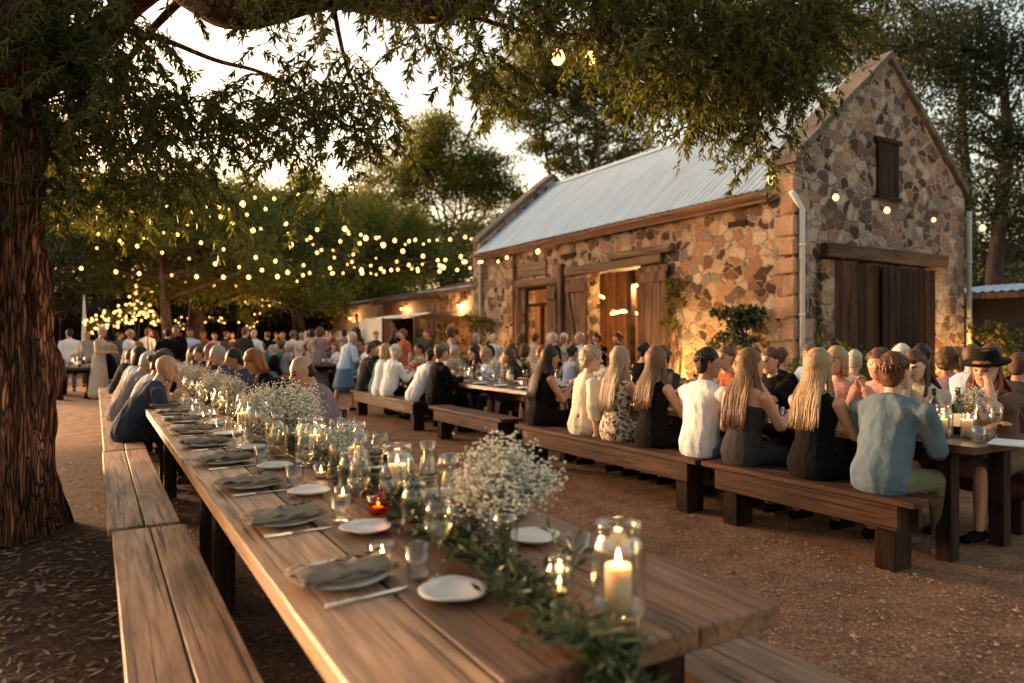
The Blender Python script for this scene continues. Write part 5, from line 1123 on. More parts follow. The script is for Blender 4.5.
def seg(mb, pts, rad, n=10):       # rounded tapering limb
    pts = [Vector(p) for p in pts]; d = (pts[1] - pts[0]).normalized(); u = d.orthogonal().normalized()
    secs = []
    for i, p in enumerate(pts):
        t = (pts[min(i + 1, len(pts) - 1)] - pts[max(i - 1, 0)]).normalized(); u = (u - t * u.dot(t)).normalized(); r = rad[i]; rx, ry = (r if hasattr(r, '__len__') else (r, r)); secs.append((p, u, t.cross(u), rx, ry))
    sections(mb, secs, n)
def ik(S, T, a, b, pole):
    d = T - S; L = min(d.length, (a + b) * .995); d = d.normalized(); x = (a * a - b * b + L * L) / (2 * L); h = math.sqrt(max(0, a * a - x * x)); p = (pole - d * pole.dot(d)).normalized()
    return S + d * x + p * h, S + d * L
def voxel(mb, name, vox, smooth=3, post=None):
    me = mb.mesh(name + '_src'); o = bpy.data.objects.new('tmp', me); COL.objects.link(o)
    m = o.modifiers.new('r', 'REMESH'); m.mode = 'VOXEL'; m.voxel_size = vox; m.use_smooth_shade = True
    if smooth: s = o.modifiers.new('s', 'SMOOTH'); s.iterations = smooth; s.factor = .5
    dg = bpy.context.evaluated_depsgraph_get(); out = bpy.data.meshes.new_from_object(o.evaluated_get(dg)); out.name = name
    bpy.data.objects.remove(o); bpy.data.meshes.remove(me)
    if post: post(out)
    return out
def pose(kind='sit', lean=8, hy=0, hp=0, aL='table', aR='table', female=False, roll=0, sh=.19, fold=False, s=1.0, twist=0):
    p = {}; L = R(lean); up = V3(0, math.sin(L), math.cos(L)); fw = V3(0, math.cos(L), -math.sin(L)); X = V3(1, 0, 0)
    tw = Quaternion((0, 0, 1), R(twist)); Xs = tw @ X; fs = tw @ fw
    P = V3(0, 0, .545) if kind == 'sit' else V3(0, 0, .93)
    p['P'] = P; p['up'] = up; p['fw'] = fw; p['X'] = X; p['Xs'] = Xs; p['fs'] = fs
    p['waist'] = P + up * .17 + fw * .01; p['chest'] = P + up * .34 + fw * .015; p['shc'] = P + up * .455; p['neck'] = P + up * .50 + fw * .01
    nd = (up * .8 + V3(0, 0, .55) + fw * .12).normalized(); p['nt'] = p['neck'] + nd * .055
    q = Quaternion((0, 0, 1), R(hy + twist)) @ Quaternion((1, 0, 0), R(-hp)) @ Quaternion((0, 1, 0), R(roll)); p['hq'] = q
    p['hc'] = p['nt'] + nd * .03 + q @ V3(0, .022, .082)
    w = sh if not female else sh - .025; p['w'] = w; p['female'] = female
    for sd, key, arm in ((-1, 'L', aL), (1, 'R', aR)):
        S = p['shc'] + Xs * sd * w - up * .015; p['S' + key] = S
        T = {'table': V3(sd * .13, .40, .83), 'fork': V3(sd * .10, .36, .90), 'lap': V3(sd * .10, .26, .66), 'chin': p['hc'] + q @ V3(sd * .045, .10, -.12), 'face': p['hc'] + q @ V3(sd * .05, .12, -.05), 'mouth': p['hc'] + q @ V3(sd * .02, .12, -.07), 'clasp': V3(sd * .03, .36, 1.02) if kind == 'sit' else V3(sd * .03, .26, 1.15),
             'down': S + V3(sd * .06, .03, -.54), 'hip': P + V3(sd * .2, -.02, .07), 'glass': S + V3(-sd * .05, .30, -.12), 'fold': p['chest'] + fs * .16 - X * sd * .12 - up * .04, 'reach': S + V3(sd * -.02, .48, -.22), 'bench': V3(sd * .26, -.03, .50), 'carry': P + V3(sd * .12, .30, .18)}[arm]
        pole = V3(sd * .45, -.3, -.85) if arm not in ('table', 'fork') else V3(sd * .32, -.2, -.95)
        E, Wr = ik(S, T, .285, .245, pole); p['E' + key] = E; p['W' + key] = Wr; p['hd' + key] = (Wr - E).normalized()
        hip = P + X * sd * .085 - V3(0, 0, .02)
        if kind == 'sit': K = V3(sd * .13, .42, .50); A_ = V3(sd * .13, .46 if not fold else .22, .09)
        elif kind == 'stand': K = V3(sd * .095, .03, .49); A_ = V3(sd * .10, 0.0, .085)
        else: K = V3(sd * .10, .12 * sd + .04, .49); A_ = V3(sd * .10, .16 * sd - .02, .09)
        p['H' + key] = hip; p['K' + key] = K; p['A' + key] = A_
    p['kind'] = kind; p['s'] = s; return p
def torso_secs(p, g=0.0, lo=None, hi=None, belly=0.0):
    X, f, u = p['X'], p['fw'], p['up']; w = p['w']; F_ = p['female']; Xs, fs = p['Xs'], p['fs']
    a = [(p['P'] - u * .07, X, f, .135 if not F_ else .150, .10), (p['P'] + u * .0, X, f, .160 if not F_ else .168, .118), (p['P'] + u * .07, X, f, .150, .11 + belly * .5), (p['waist'], X, f, .140 if not F_ else .118, .098 + belly), (p['waist'] + u * .09, X, f, .148 if not F_ else .124, .102 + belly * .7),
         (p['chest'], Xs, fs, .165 if not F_ else .145, .112), (p['chest'] + u * .07, Xs, fs, w - .012, .105), (p['shc'] - u * .01, Xs, fs, w - .005, .078), (p['shc'] + u * .025, Xs, fs, w * .72, .060), (p['neck'] + u * .005, Xs, fs, .066, .056)]
    a = a[lo:hi]; return [(c, x, y, rx + g, ry + g) for c, x, y, rx, ry in a]
HS = [(-.110, .036, .030, .050), (-.098, .052, .048, .036), (-.072, .062, .068, .020), (-.042, .070, .083, .008), (0, .077, .096, 0), (.04, .078, .098, -.004), (.075, .067, .086, -.008), (.100, .044, .058, -.010)]
def head_parts(mb, p):
    q = p['hq']; c = p['hc']; X, Y, Z = q @ V3(1, 0, 0), q @ V3(0, 1, 0), q @ V3(0, 0, 1)
    sections(mb, [(c + Z * z + Y * o, X, Y, rx, ry) for z, rx, ry, o in HS], 18)
    seg(mb, [c + Y * .092 + Z * .016, c + Y * .120 - Z * .020], [.009, .015], 8)             # nose
    seg(mb, [c - X * .030 + Y * .086 + Z * .028, c + X * .030 + Y * .086 + Z * .028], [.009, .009], 8)  # brow
    seg(mb, [c - X * .016 + Y * .087 - Z * .052, c + X * .016 + Y * .087 - Z * .052], [.008, .008], 8)  # lips
    for s in (-1, 1):
        seg(mb, [c + X * s * .075 - Y * .008 + Z * .022, c + X * s * .076 - Y * .004 - Z * .024], [(.012, .016), (.009, .011)], 8)
        seg(mb, [c + X * s * .040 + Y * .066 - Z * .012, c + X * s * .034 + Y * .070 - Z * .03], [.016, .018], 8)
    seg(mb, [p['neck'] - p['up'] * .03, p['nt'], c - Z * .06 - Y * .012], [.060 if not p['female'] else .052, .052 if not p['female'] else .044, .050])
def hand(mb, p, k, fine):
    W = p['W' + k]; d = p['hd' + k]; sd = -1 if k == 'L' else 1
    side = d.cross(V3(0, 0, 1)); side = side.normalized() if side.length > .1 else V3(1, 0, 0); nz = side.cross(d).normalized()
    palm = W + d * .075
    sections(mb, [(W, side, nz, .026, .020), (W + d * .04, side, nz, .037, .016), (palm, side, nz, .040, .014)], 10)
    for i, ln in enumerate((.062, .072, .068, .054)):
        b0 = palm - d * .012 + side * (.030 - .020 * i); m_ = b0 + d * ln * .5 - nz * .006; e = m_ + d * ln * .38 - nz * ln * .42
        seg(mb, [b0, m_, e], [.0095, .0088, .0075], 6)
    b0 = W + d * .025 - side * sd * .028; seg(mb, [b0, b0 + d * .032 - side * sd * .020 - nz * .006, b0 + d * .058 - side * sd * .018 - nz * .016], [.012, .0105, .0085], 6)
def body_mesh(p, vox, face=True):
    mb = MB(); sections(mb, torso_secs(p)); head_parts(mb, p)
    for k in 'LR':
        seg(mb, [p['S' + k], p['S' + k].lerp(p['E' + k], .35), p['E' + k]], [.050, .046, .037]); seg(mb, [p['E' + k], p['E' + k].lerp(p['W' + k], .3), p['W' + k]], [.037, .039, .025]); hand(mb, p, k, True)
        seg(mb, [p['H' + k], p['H' + k].lerp(p['K' + k], .4), p['K' + k]], [.088, .078, .054]); seg(mb, [p['K' + k], p['K' + k].lerp(p['A' + k], .35), p['A' + k]], [.054, .056, .034])
        A_ = p['A' + k]; sections(mb, [(A_ + V3(0, -.035, -.045), V3(1, 0, 0), V3(0, 0, 1), .030, .030), (A_ + V3(0, .05, -.05), V3(1, 0, 0), V3(0, 0, 1), .036, .030), (A_ + V3(0, .15, -.062), V3(1, 0, 0), V3(0, 0, 1), .038, .016)], 10)
    q = p['hq'].inverted(); c = p['hc']
    def post(me):
        n = len(me.polygons); cen = np.empty(n * 3); me.polygons.foreach_get('center', cen); cen = cen.reshape(-1, 3) - np.array(c); Mq = np.array(q.to_matrix()); loc = cen @ Mq.T
        idx = np.zeros(n, np.int32); xa = np.abs(loc[:, 0])
        idx[((xa - .032) ** 2 / .016 ** 2 + (loc[:, 2] - .008) ** 2 / .0085 ** 2 < 1) & (loc[:, 1] > .05)] = 1  # eye patches enlarged to take in the painted shade of the sockets
        idx[((xa - .034) ** 2 / .021 ** 2 + (loc[:, 2] - .034) ** 2 / .006 ** 2 < 1) & (loc[:, 1] > .05)] = 1  # eyebrows together with the brow shadow, painted dark
        idx[((loc[:, 0]) ** 2 / .026 ** 2 + (loc[:, 2] + .054) ** 2 / .010 ** 2 < 1) & (loc[:, 1] > .06)] = 2
        me.polygons.foreach_set('material_index', idx)
    return voxel(mb, 'body', vox, 2, post)
def wrinkle(amp, sc_=(9, 9, 11), seed=0):
    def post(me):
        n = len(me.vertices); co = np.empty(n * 3); me.vertices.foreach_get('co', co); nr = np.empty(n * 3); me.vertices.foreach_get('normal', nr); co = co.reshape(-1, 3); nr = nr.reshape(-1, 3)
        d = np.array([.35 - abs(mnoise.noise(Vector((v[0] * sc_[0] * .8 + seed, v[1] * sc_[1] * .8, v[2] * sc_[2] * .55 + abs(v[0]) * 9)))) * 1.7 + .35 * mnoise.noise(Vector((v[0] * sc_[0] * 2.3, v[1] * sc_[1] * 2.3 + seed, v[2] * sc_[2] * 1.3))) for v in co])
        co += nr * (d * amp)[:, None]; me.vertices.foreach_set('co', co.reshape(-1)); me.update()
    return post
def top_mesh(p, style, vox, seed=0, belly=0):
    mb = MB(); g = .026
    if style in ('tank', 'strapless', 'backless'):
        hi = {'tank': 8, 'strapless': 7, 'backless': 6}[style]; sections(mb, torso_secs(p, .014, 0, hi, belly))
        if style == 'tank':
            for s in (-1, 1): a = p['shc'] + p['Xs'] * s * (p['w'] * .58); seg(mb, [a - p['up'] * .08 - p['fs'] * .085, a + p['up'] * .032 - p['fs'] * .01, a - p['up'] * .08 + p['fs'] * .09], [.022, .020, .022], 8)
    else:
        ts = torso_secs(p, g, 0, 9, belly); ts = [(c_, a_, b_, (max(rx, .172 if not p['female'] else .15) if i < 6 else rx - (.012 if i > 6 else 0)), (max(ry, .128) if i < 6 else ry)) for i, (c_, a_, b_, rx, ry) in enumerate(ts)]; sections(mb, ts)
        col = p['neck']; sections(mb, [(col - p['up'] * .03, p['Xs'], p['fs'], .080, .070), (col + p['up'] * .012, p['Xs'], p['fs'], .062, .060)], 12) if style in ('shirt', 'polo', 'jacket', 'rolled') else None
        end = {'shirt': 1.0, 'jacket': 1.0, 'rolled': .25, 'tee': 0, 'polo': 0, 'floaty': .4}[style]
        for k in 'LR':
            S, E, W = p['S' + k], p['E' + k], p['W' + k]
            if style in ('tee', 'polo'): seg(mb, [S, S.lerp(E, .35), S.lerp(E, .66)], [.066, .068, .070])
            else:
                seg(mb, [S, S.lerp(E, .4), E], [.066, .070, .060 if style != 'floaty' else .08]); seg(mb, [E, E.lerp(W, max(.25, end * .93))], [.060 if style != 'floaty' else .07, .044 if style != 'floaty' else .065])
    return voxel(mb, 'top', vox, 2, wrinkle(.009 if style in ('shirt', 'rolled', 'jacket', 'floaty', 'polo', 'tee') else .003, seed=seed))
def bottom_mesh(p, style, vox, seed=0):
    mb = MB(); g = .014
    if style in ('trousers', 'shorts'):
        sections(mb, torso_secs(p, g - .003, 0, 3))
        for k in 'LR':
            H, K, A_ = p['H' + k], p['K' + k], p['A' + k]; seg(mb, [H, H.lerp(K, .45), K], [.102, .090, .070])
            if style == 'trousers': seg(mb, [K, K.lerp(A_, .5), K.lerp(A_, .95)], [.070, .064, .054])
    else:
        sections(mb, torso_secs(p, g, 0, 4)); 
        if p['kind'] == 'sit':
            K = (p['KL'] + p['KR']) / 2; H = p['P'] - V3(0, 0, .02)
            sections(mb, [(H, V3(1, 0, 0), V3(0, 0, 1), .185, .118), (H.lerp(K, .5), V3(1, 0, 0), V3(0, 0, 1), .23, .112), (K, V3(1, 0, 0), V3(0, 0, 1), .225, .092)], 16)
            if style == 'long': sections(mb, [(K + V3(0, -.02, -.02), V3(1, 0, 0), V3(0, 1, 0), .205, .09), (K + V3(0, 0, -.32), V3(1, 0, 0), V3(0, 1, 0), .22, .14)], 16)
        else:
            e = .40 if style == 'skirt' else .80
            sections(mb, [(p['P'], V3(1, 0, 0), V3(0, 1, 0), .18, .135), (p['P'] - V3(0, 0, e * .5), V3(1, 0, 0), V3(0, 1, 0), .215, .18), (p['P'] - V3(0, 0, e), V3(1, 0, 0), V3(0, 1, 0), .27, .23)], 20)
    return voxel(mb, 'bottom', vox, 3, wrinkle(.006 if style != 'trousers' else .005, (12, 12, 5), seed))
def hair_mesh(p, style, vox, seed=0):
    rs = random.Random(seed); mb = MB(); q = p['hq']; c = p['hc']; X, Y, Z = q @ V3(1, 0, 0), q @ V3(0, 1, 0), q @ V3(0, 0, 1)
    g = {'short': .0, 'crop': -.006, 'bald_ring': -.005, 'curly': .016, 'bob': .008, 'long': .006, 'bun': .002, 'ponytail': .002}.get(style, 0)
    if style == 'bald_ring':
        sections(mb, [(c - Z * .045 - Y * .022, X, Y, .071, .080), (c + Z * .02 - Y * .024, X, Y, .079, .082)], 16)
    else:
        sections(mb, [(c + Z * z - Y * o, X, Y, rx + g, ry + g) for z, rx, ry, o in [(-.070, .054, .040, .052), (-.045, .069, .062, .038), (0, .084, .084, .026), (.045, .090, .100, .015), (.080, .080, .094, .012), (.110, .052, .062, .012)]], 18)
    if style == 'bob':
        for s in (-1, 1): seg(mb, [c + X * s * .066 - Y * .01 + Z * .04, c + X * s * .080 - Y * .006 - Z * .04, c + X * s * .072 - Y * .01 - Z * .11], [(.028, .05), (.03, .05), (.022, .035)], 10)
        sections(mb, [(c - Y * .055 + Z * .02, X, Y, .085, .05), (c - Y * .062 - Z * .11, X, Y, .082, .038)], 14)
    if style == 'fringe' or style == 'fringe_long': seg(mb, [c - X * .05 + Y * .075 + Z * .055, c + Y * .092 + Z * .058, c + X * .05 + Y * .075 + Z * .055], [.018, .020, .018], 8)
    if style == 'bun': mb.sphere(c - Y * .115 + Z * .03, .038, 12, 8)
    def post(me):
        for v in me.vertices:
            d = v.co - c; r_ = mnoise.noise(Vector((d.x, d.y, d.z)) * (62 if style == 'curly' else 45) + Vector((seed, 0, 0))); v.co += d.normalized() * r_ * (.016 if style == 'curly' else .004)
        me.update()
    me = voxel(mb, 'hair', vox, 1, post)
    if style in ('short', 'crop') and vox < .0125:
        lk = MB()
        for k in range(150):
            th = rs.uniform(-2.5, 2.5); ln = rs.uniform(.35, 1.0); S_ = lambda f: c + X * math.sin(th) * .090 * math.sin(f) - Y * (math.cos(th) * .100 * math.sin(f) + .014) + Z * (.018 + .100 * math.cos(f))
            f0 = rs.uniform(.05, 1.1); f1 = min(f0 + rs.uniform(.45, .8), 1.95 if abs(th) < 1.2 else 1.45 if abs(th) < 2 else 1.15); g0 = 0 if style == 'short' else -.004
            if f1 > f0 + .2: lk.tube([S_(f0), S_((f0 + f1) / 2) + (S_((f0 + f1) / 2) - c).normalized() * (.006 + g0), S_(f1) + (S_(f1) - c).normalized() * (.004 + g0)], [.003, .009, .002], 5)
        bm = bmesh.new(); bm.from_mesh(me); tmp = lk.mesh('l', True); bm.from_mesh(tmp); bm.to_mesh(me); bm.free(); me.polygons.foreach_set('use_smooth', [True] * len(me.polygons))
    if style in ('long', 'fringe_long', 'ponytail', 'bob', 'very_long'):
        # separate tapering locks falling from the crown down the back
        lk = MB(); dn = V3(0, 0, -1); bk = -p['fs']
        n = (260 if vox < .0125 else 60) if style != 'ponytail' else 16
        for k in range(n):
            a = (k / (n - 1) - .5) * 2; ln = {'long': .36, 'fringe_long': .36, 'very_long': .46, 'bob': .16, 'ponytail': .30}[style] * rs.uniform(.8, 1.06)
            wid = .092; ang = a * 1.75
            if style == 'ponytail': ang = a * .35; st = c + Z * .03 - Y * .10
            else: st = c + X * math.sin(ang) * .02 - Y * (.005 + math.cos(ang) * .02) + Z * rs.uniform(.112, .118); st2 = c + X * math.sin(ang) * .086 - Y * (math.cos(ang) * .088 + .014) + Z * rs.uniform(.035, .06)
            p1 = c + X * math.sin(ang) * .083 - Y * (math.cos(ang) * .088 + .016) - Z * .06
            if style == 'ponytail': p1 = c - Y * .13 - Z * .05
            lay = rs.uniform(0, .020)
            top = p['shc'] + bk * (.098 + lay) + p['Xs'] * math.sin(ang) * rs.uniform(.07, .115) + p['up'] * .01
            if math.cos(ang) < .25 and style != 'bob': top = p['shc'] + p['Xs'] * math.copysign(.085, a) + p['fs'] * rs.uniform(.0, .09) + p['up'] * .03
            if style == 'bob': pts = [st, p1, p1 - Z * ln * .5]
            else:
                e = top - p['up'] * ln * .62 + bk * (.022 if math.cos(ang) >= .25 else -.06) + p['Xs'] * rs.uniform(-.02, .02); pts = [st, p1, top, top.lerp(e, .5) + p['Xs'] * rs.uniform(-.014, .014), e]
            rr = [.011, .016, .018, .015, .003] if style != 'bob' else [.013, .018, .006]
            if style != 'ponytail': pts.insert(1, st.lerp(st2, .62) + Z * .028); pts.insert(2, st2); rr = [.008, .012] + rr
            sm = []
            for i in range(len(pts) - 1):
                for t in (0, .5): sm.append(pts[i].lerp(pts[i + 1], t))
            sm.append(pts[-1]); ph_ = rs.uniform(0, 6); sm = [q_ + p['Xs'] * (.007 * math.sin(ph_ + i_ * 1.2)) * (i_ > 2) for i_, q_ in enumerate(sm)]
            if len(sm) > 4: sm = [sm[0]] + [(sm[i - 1] + sm[i] * 2 + sm[i + 1]) / 4 for i in range(1, len(sm) - 1)] + [sm[-1]]
            r2 = []
            for i in range(len(rr) - 1): r2 += [rr[i], (rr[i] + rr[i + 1]) / 2]
            r2.append(rr[-1]); th_ = .42 if vox < .0125 else 1; lk.tube(sm, [x * th_ * rs.uniform(.7, 1.15) for x in r2], 6 if th_ == 1 else 5)
        bm = bmesh.new(); bm.from_mesh(me); tmp = lk.mesh('l', True); bm.from_mesh(tmp); bm.to_mesh(me); bm.free(); me.polygons.foreach_set('use_smooth', [True] * len(me.polygons))
    return me
def hat_mesh(p, style):
    q = p['hq']; c = p['hc']; X, Y, Z = q @ V3(1, 0, 0), q @ V3(0, 1, 0), q @ V3(0, 0, 1); mb = MB()
    br = .155 if style == 'brim' else .125; R_ = lambda z, r, o=0, ry=1.12: ring(c + Z * z - Y * .012 + Y * o, X, Y, r, r * ry, 24)
    if style == 'cap': mb.loft([R_(.042, .086), R_(.085, .086), R_(.12, .060), R_(.13, .02)]); mb.loft([[c + Z * .045 + X * x + Y * (.085 + .075 * math.sqrt(max(0, 1 - (x / .075) ** 2))) - Z * .01 for x in (-.074, -.05, -.02, .02, .05, .074)], [c + Z * .052 + X * x + Y * .07 for x in (-.074, -.05, -.02, .02, .05, .074)]], False, closed=False); 
    else: mb.loft([R_(.052, .088), R_(.045, br * .97), R_(.052, br), R_(.058, br), R_(.060, .090), R_(.11, .084), R_(.142, .070), R_(.138, .03), R_(.134, .01)])
    return mb.mesh('hat', True)
TPL = {}
def person(label, x, y, face, P=None, top=('shirt', 'white'), bottom=('trousers', 'navy'), hair=('short', 'brown'), skin='skin', hat=None, vox=.012, tpl=None, group=None, z=0.0, belly=0, scale=1.0, shoes='black', belt=False):
    """face: heading in degrees, 0 = +Y, -90 = +X, 90 = -X"""
    t = thing('person', label, 'person', (x, y, z), R(face), group)
    t.scale = (scale,) * 3
    key = tpl
    def get(part, fn):
        k = (key,) + part
        if key is not None and k in TPL: return TPL[k]
        me = fn(); pass
        if key is not None: TPL[k] = me
        return me
    def addm(name, me, mats):
        o = bpy.data.objects.new(name, me); COL.objects.link(o); o.parent = t
        while len(me.materials) < len(mats): me.materials.append(mats[len(me.materials)])
        for i, m_ in enumerate(mats): o.material_slots[i].link = 'OBJECT'; o.material_slots[i].material = m_
        return o
    sd = random.randint(0, 999)
    addm('body', get(('body',), lambda: body_mesh(P, vox)), [M[skin], M['eye_brow_shade'], M['lip']])
    tn = {'shirt': 'shirt', 'rolled': 'shirt', 'polo': 'polo_shirt', 'tee': 't_shirt', 'jacket': 'jacket', 'floaty': 'blouse', 'tank': 'dress', 'strapless': 'dress', 'backless': 'dress'}[top[0]]
    addm(tn, get(('top', top[0]), lambda: top_mesh(P, top[0], vox, sd, belly)), [M['cloth_' + top[1]]])
    addm({'trousers': 'trousers', 'shorts': 'shorts', 'skirt': 'skirt', 'long': 'skirt'}[bottom[0]], get(('bot', bottom[0]), lambda: bottom_mesh(P, bottom[0], vox * 1.15, sd)), [M['cloth_' + bottom[1]]])
    if hair[0] != 'none': addm('hair', get(('hair', hair[0]), lambda: hair_mesh(P, hair[0], max(vox, .008), sd)), [M['hair_' + hair[1]]])
    if belt:
        ts = torso_secs(P, .034)[1:3]; ts = [(P['P'] + P['up'] * q_ - P['up'] * .0, ts[0][1], ts[0][2], .202, .158) for q_ in (-.012, .028)]; m_ = MB(); m_.loft([ring(*q_, 28) for q_ in ts], False); m_.loft([ring(a_, b_, c_, d_ - .008, e_ - .008, 28) for a_, b_, c_, d_, e_ in reversed(ts)], False); addm('belt', m_.mesh('belt', True), [M['cloth_brown']])
    if hat: addm('hat', get(('hat', hat[0]), lambda: hat_mesh(P, hat[0])), [M['cloth_' + hat[1]]])
    if bottom[0] != 'long' or key is None:
        for k in 'LR':
            def sh():
                A_ = P['A' + k]; m_ = MB(); sections(m_, [(A_ + V3(0, -.04, -.045), V3(1, 0, 0), V3(0, 0, 1), .038, .040), (A_ + V3(0, .05, -.048), V3(1, 0, 0), V3(0, 0, 1), .044, .036), (A_ + V3(0, .16, -.060), V3(1, 0, 0), V3(0, 0, 1), .044, .024)], 12); return m_.mesh('shoe', True)
            addm('shoe', get(('shoe', k), sh), [M['cloth_' + shoes]])
    return t
random.seed(31)
# ---- right row, backs to the camera (facing +X)
XR = 4.23
def at_bench(u, X=XR): return y_on_x(u, X)
person('man in a faded blue shirt with short auburn hair, back to the camera', XR, at_bench(880), -90, pose(lean=14, hy=-8, hp=-6, aL='fork', aR='table', sh=.215), ('shirt', 'blue'), ('trousers', 'olive'), ('short', 'auburn'), 'skin', vox=.010, shoes='brown')
person('woman with straight pale blonde hair in a black dress beside the blue shirt man', XR, at_bench(812), -90, pose(lean=5, hy=0, hp=-4, female=True, aL='table', aR='table'), ('tank', 'black'), ('long', 'black'), ('long', 'blonde'), 'skin', vox=.010)
person('woman with long honey hair and a bare back in a low black dress', XR, at_bench(742), -90, pose(lean=6, hy=-18, hp=-4, female=True, aL='lap', aR='table'), ('backless', 'charcoal'), ('long', 'charcoal'), ('very_long', 'light_brown'), 'skin', vox=.010)
person('man in a crumpled white shirt with dark short hair, back to the camera', XR + .02, at_bench(697), -90, pose(lean=6, hy=-38, hp=2, aL='table', aR='table', sh=.205), ('shirt', 'white'), ('trousers', 'denim'), ('short', 'dark'), 'skin_tan', vox=.010)
person('woman in a sleeveless black top with honey blonde hair left of the white shirt man', XR, at_bench(651), -90, pose(lean=4, hy=12, hp=-4, female=True, aL='fork', aR='table'), ('tank', 'black'), ('long', 'black'), ('long', 'light_brown'), 'skin', vox=.010)
person('woman in a leopard print dress with long ash blonde waves', XR, at_bench(615), -90, pose(lean=4, hy=8, hp=-4, female=True, aL='table', aR='table'), ('tank', 'leopard'), ('long', 'leopard'), ('very_long', 'ash'), 'skin', vox=.010)
person('woman with curly silver blonde hair in a cream blouse and black skirt', XR, at_bench(583), -90, pose(lean=6, hy=-42, hp=4, female=True, aL='glass', aR='bench', sh=.2, twist=-15), ('floaty', 'cream'), ('long', 'black'), ('curly', 'ash'), 'skin_pale', vox=.011)
person('woman with long black hair in a black dress at the bench far end', XR, at_bench(538), -100, pose(lean=10, hy=-8, hp=8, female=True, aL='table', aR='fork'), ('tank', 'black'), ('long', 'black'), ('very_long', 'dark'), 'skin_tan', vox=.011)
# ---- right row, far side (facing -X)
XF = 5.80
def at_far(u, X=XF): return y_on_x(u, X)
person('laughing woman with a dark fringe in a cream patterned jacket, hand at her mouth', XF, at_far(927), 90, pose(lean=12, hy=8, hp=10, female=True, aL='table', aR='mouth', roll=6), ('jacket', 'floral'), ('skirt', 'brown'), ('fringe_long', 'brown'), 'skin_pale', vox=.009)
person('woman in a dark brimmed hat with long auburn hair at the right edge', XF - .05, at_far(1004), 84, pose(lean=14, hy=12, hp=10, female=True, aL='face', aR='fold'), ('tee', 'brown'), ('skirt', 'brown'), ('fringe_long', 'red'), 'skin', ('brim', 'black'), vox=.009)
person('woman with a short blonde bob and bare shoulders looking to the right', XF + .05, at_far(838), 100, pose(lean=6, hy=-12, hp=2, female=True, aL='table', aR='table'), ('strapless', 'pink'), ('skirt', 'pink'), ('bob', 'blonde'), 'skin', vox=.009)
person('man in a pink shirt, elbows up, half hidden by the blue shirt man', XF - .1, at_far(894), 90, pose(lean=10, hy=20, hp=6, aL='clasp', aR='clasp', sh=.2), ('shirt', 'pink'), ('trousers', 'brown'), ('short', 'brown'), 'skin', vox=.011)
person('dark-haired guest with hands clasped before the face between two blonde women', XF, at_far(780), 90, pose(lean=10, hy=0, hp=8, aL='clasp', aR='clasp', female=True), ('tee', 'black'), ('trousers', 'black'), ('short', 'brown'), 'skin', vox=.010)
person('guest in sunglasses-dark shade with brown hair right of the white shirt man', XF, at_far(730), 90, pose(lean=4, hy=10, hp=2), ('tee', 'rust'), ('trousers', 'black'), ('short', 'light_brown'), 'skin', vox=.011)
person('woman in a dark top partly hidden behind the backs of the women in black', XF, at_far(668), 90, pose(lean=6, hy=-5, hp=4, female=True), ('tee', 'charcoal'), ('skirt', 'black'), ('bun', 'brown'), 'skin', vox=.013)
person('guest in rust orange top leaning over the table behind the curly haired woman', XF - .2, at_far(566), 80, pose(lean=14, hy=0, hp=8, female=True), ('shirt', 'rust'), ('skirt', 'black'), ('bob', 'red'), 'skin', vox=.013)
person('guest in pale top seen between the leopard dress and the curly hair', XF, at_far(600), 90, pose(lean=8, hy=15, hp=4), ('shirt', 'beige'), ('trousers', 'brown'), ('short', 'dark'), 'skin', vox=.013)
# ---- left row
person('balding man in a mauve shirt bending over the right side of the long table', 1.78, 5.95, 96, pose(lean=24, hy=0, hp=26, aL='table', aR='fork', sh=.205), ('shirt', 'mauve'), ('trousers', 'brown'), ('bald_ring', 'dark'), 'skin', vox=.010)
person('woman with a strawberry blonde bob bending forward beyond the mauve shirt man', 1.66, 7.75, 96, pose(lean=16, hy=0, hp=24, female=True), ('tee', 'black'), ('skirt', 'black'), ('bob', 'red'), 'skin', vox=.011)
person('bald man in a navy polo shirt leaning on the left side of the long table', .26, 7.52, -84, pose(lean=30, hy=-10, hp=14, aL='fork', aR='table', sh=.215), ('polo', 'navy'), ('trousers', 'charcoal'), ('none', ''), 'skin', vox=.010, belly=.03, shoes='brown')
person('woman with dark tied hair and a white top behind the bald man in navy', .32, 8.25, -90, pose(lean=24, hy=0, hp=16, female=True, aL='lap', aR='table'), ('tee', 'white'), ('trousers', 'navy'), ('bun', 'brown'), 'skin', vox=.012)
person('dark haired man with hands at his mouth beyond the bald man in navy', .42, 8.75, -90, pose(lean=20, hy=-12, hp=14, aL='mouth', aR='mouth'), ('tee', 'black'), ('trousers', 'charcoal'), ('short', 'dark'), 'skin', vox=.011)
person('grey-capped man in a slate shirt stooping over the left row', .25, 9.5, -84, pose(lean=26, hy=-10, hp=24), ('shirt', 'grey'), ('trousers', 'navy'), ('crop', 'grey'), 'skin', vox=.013)
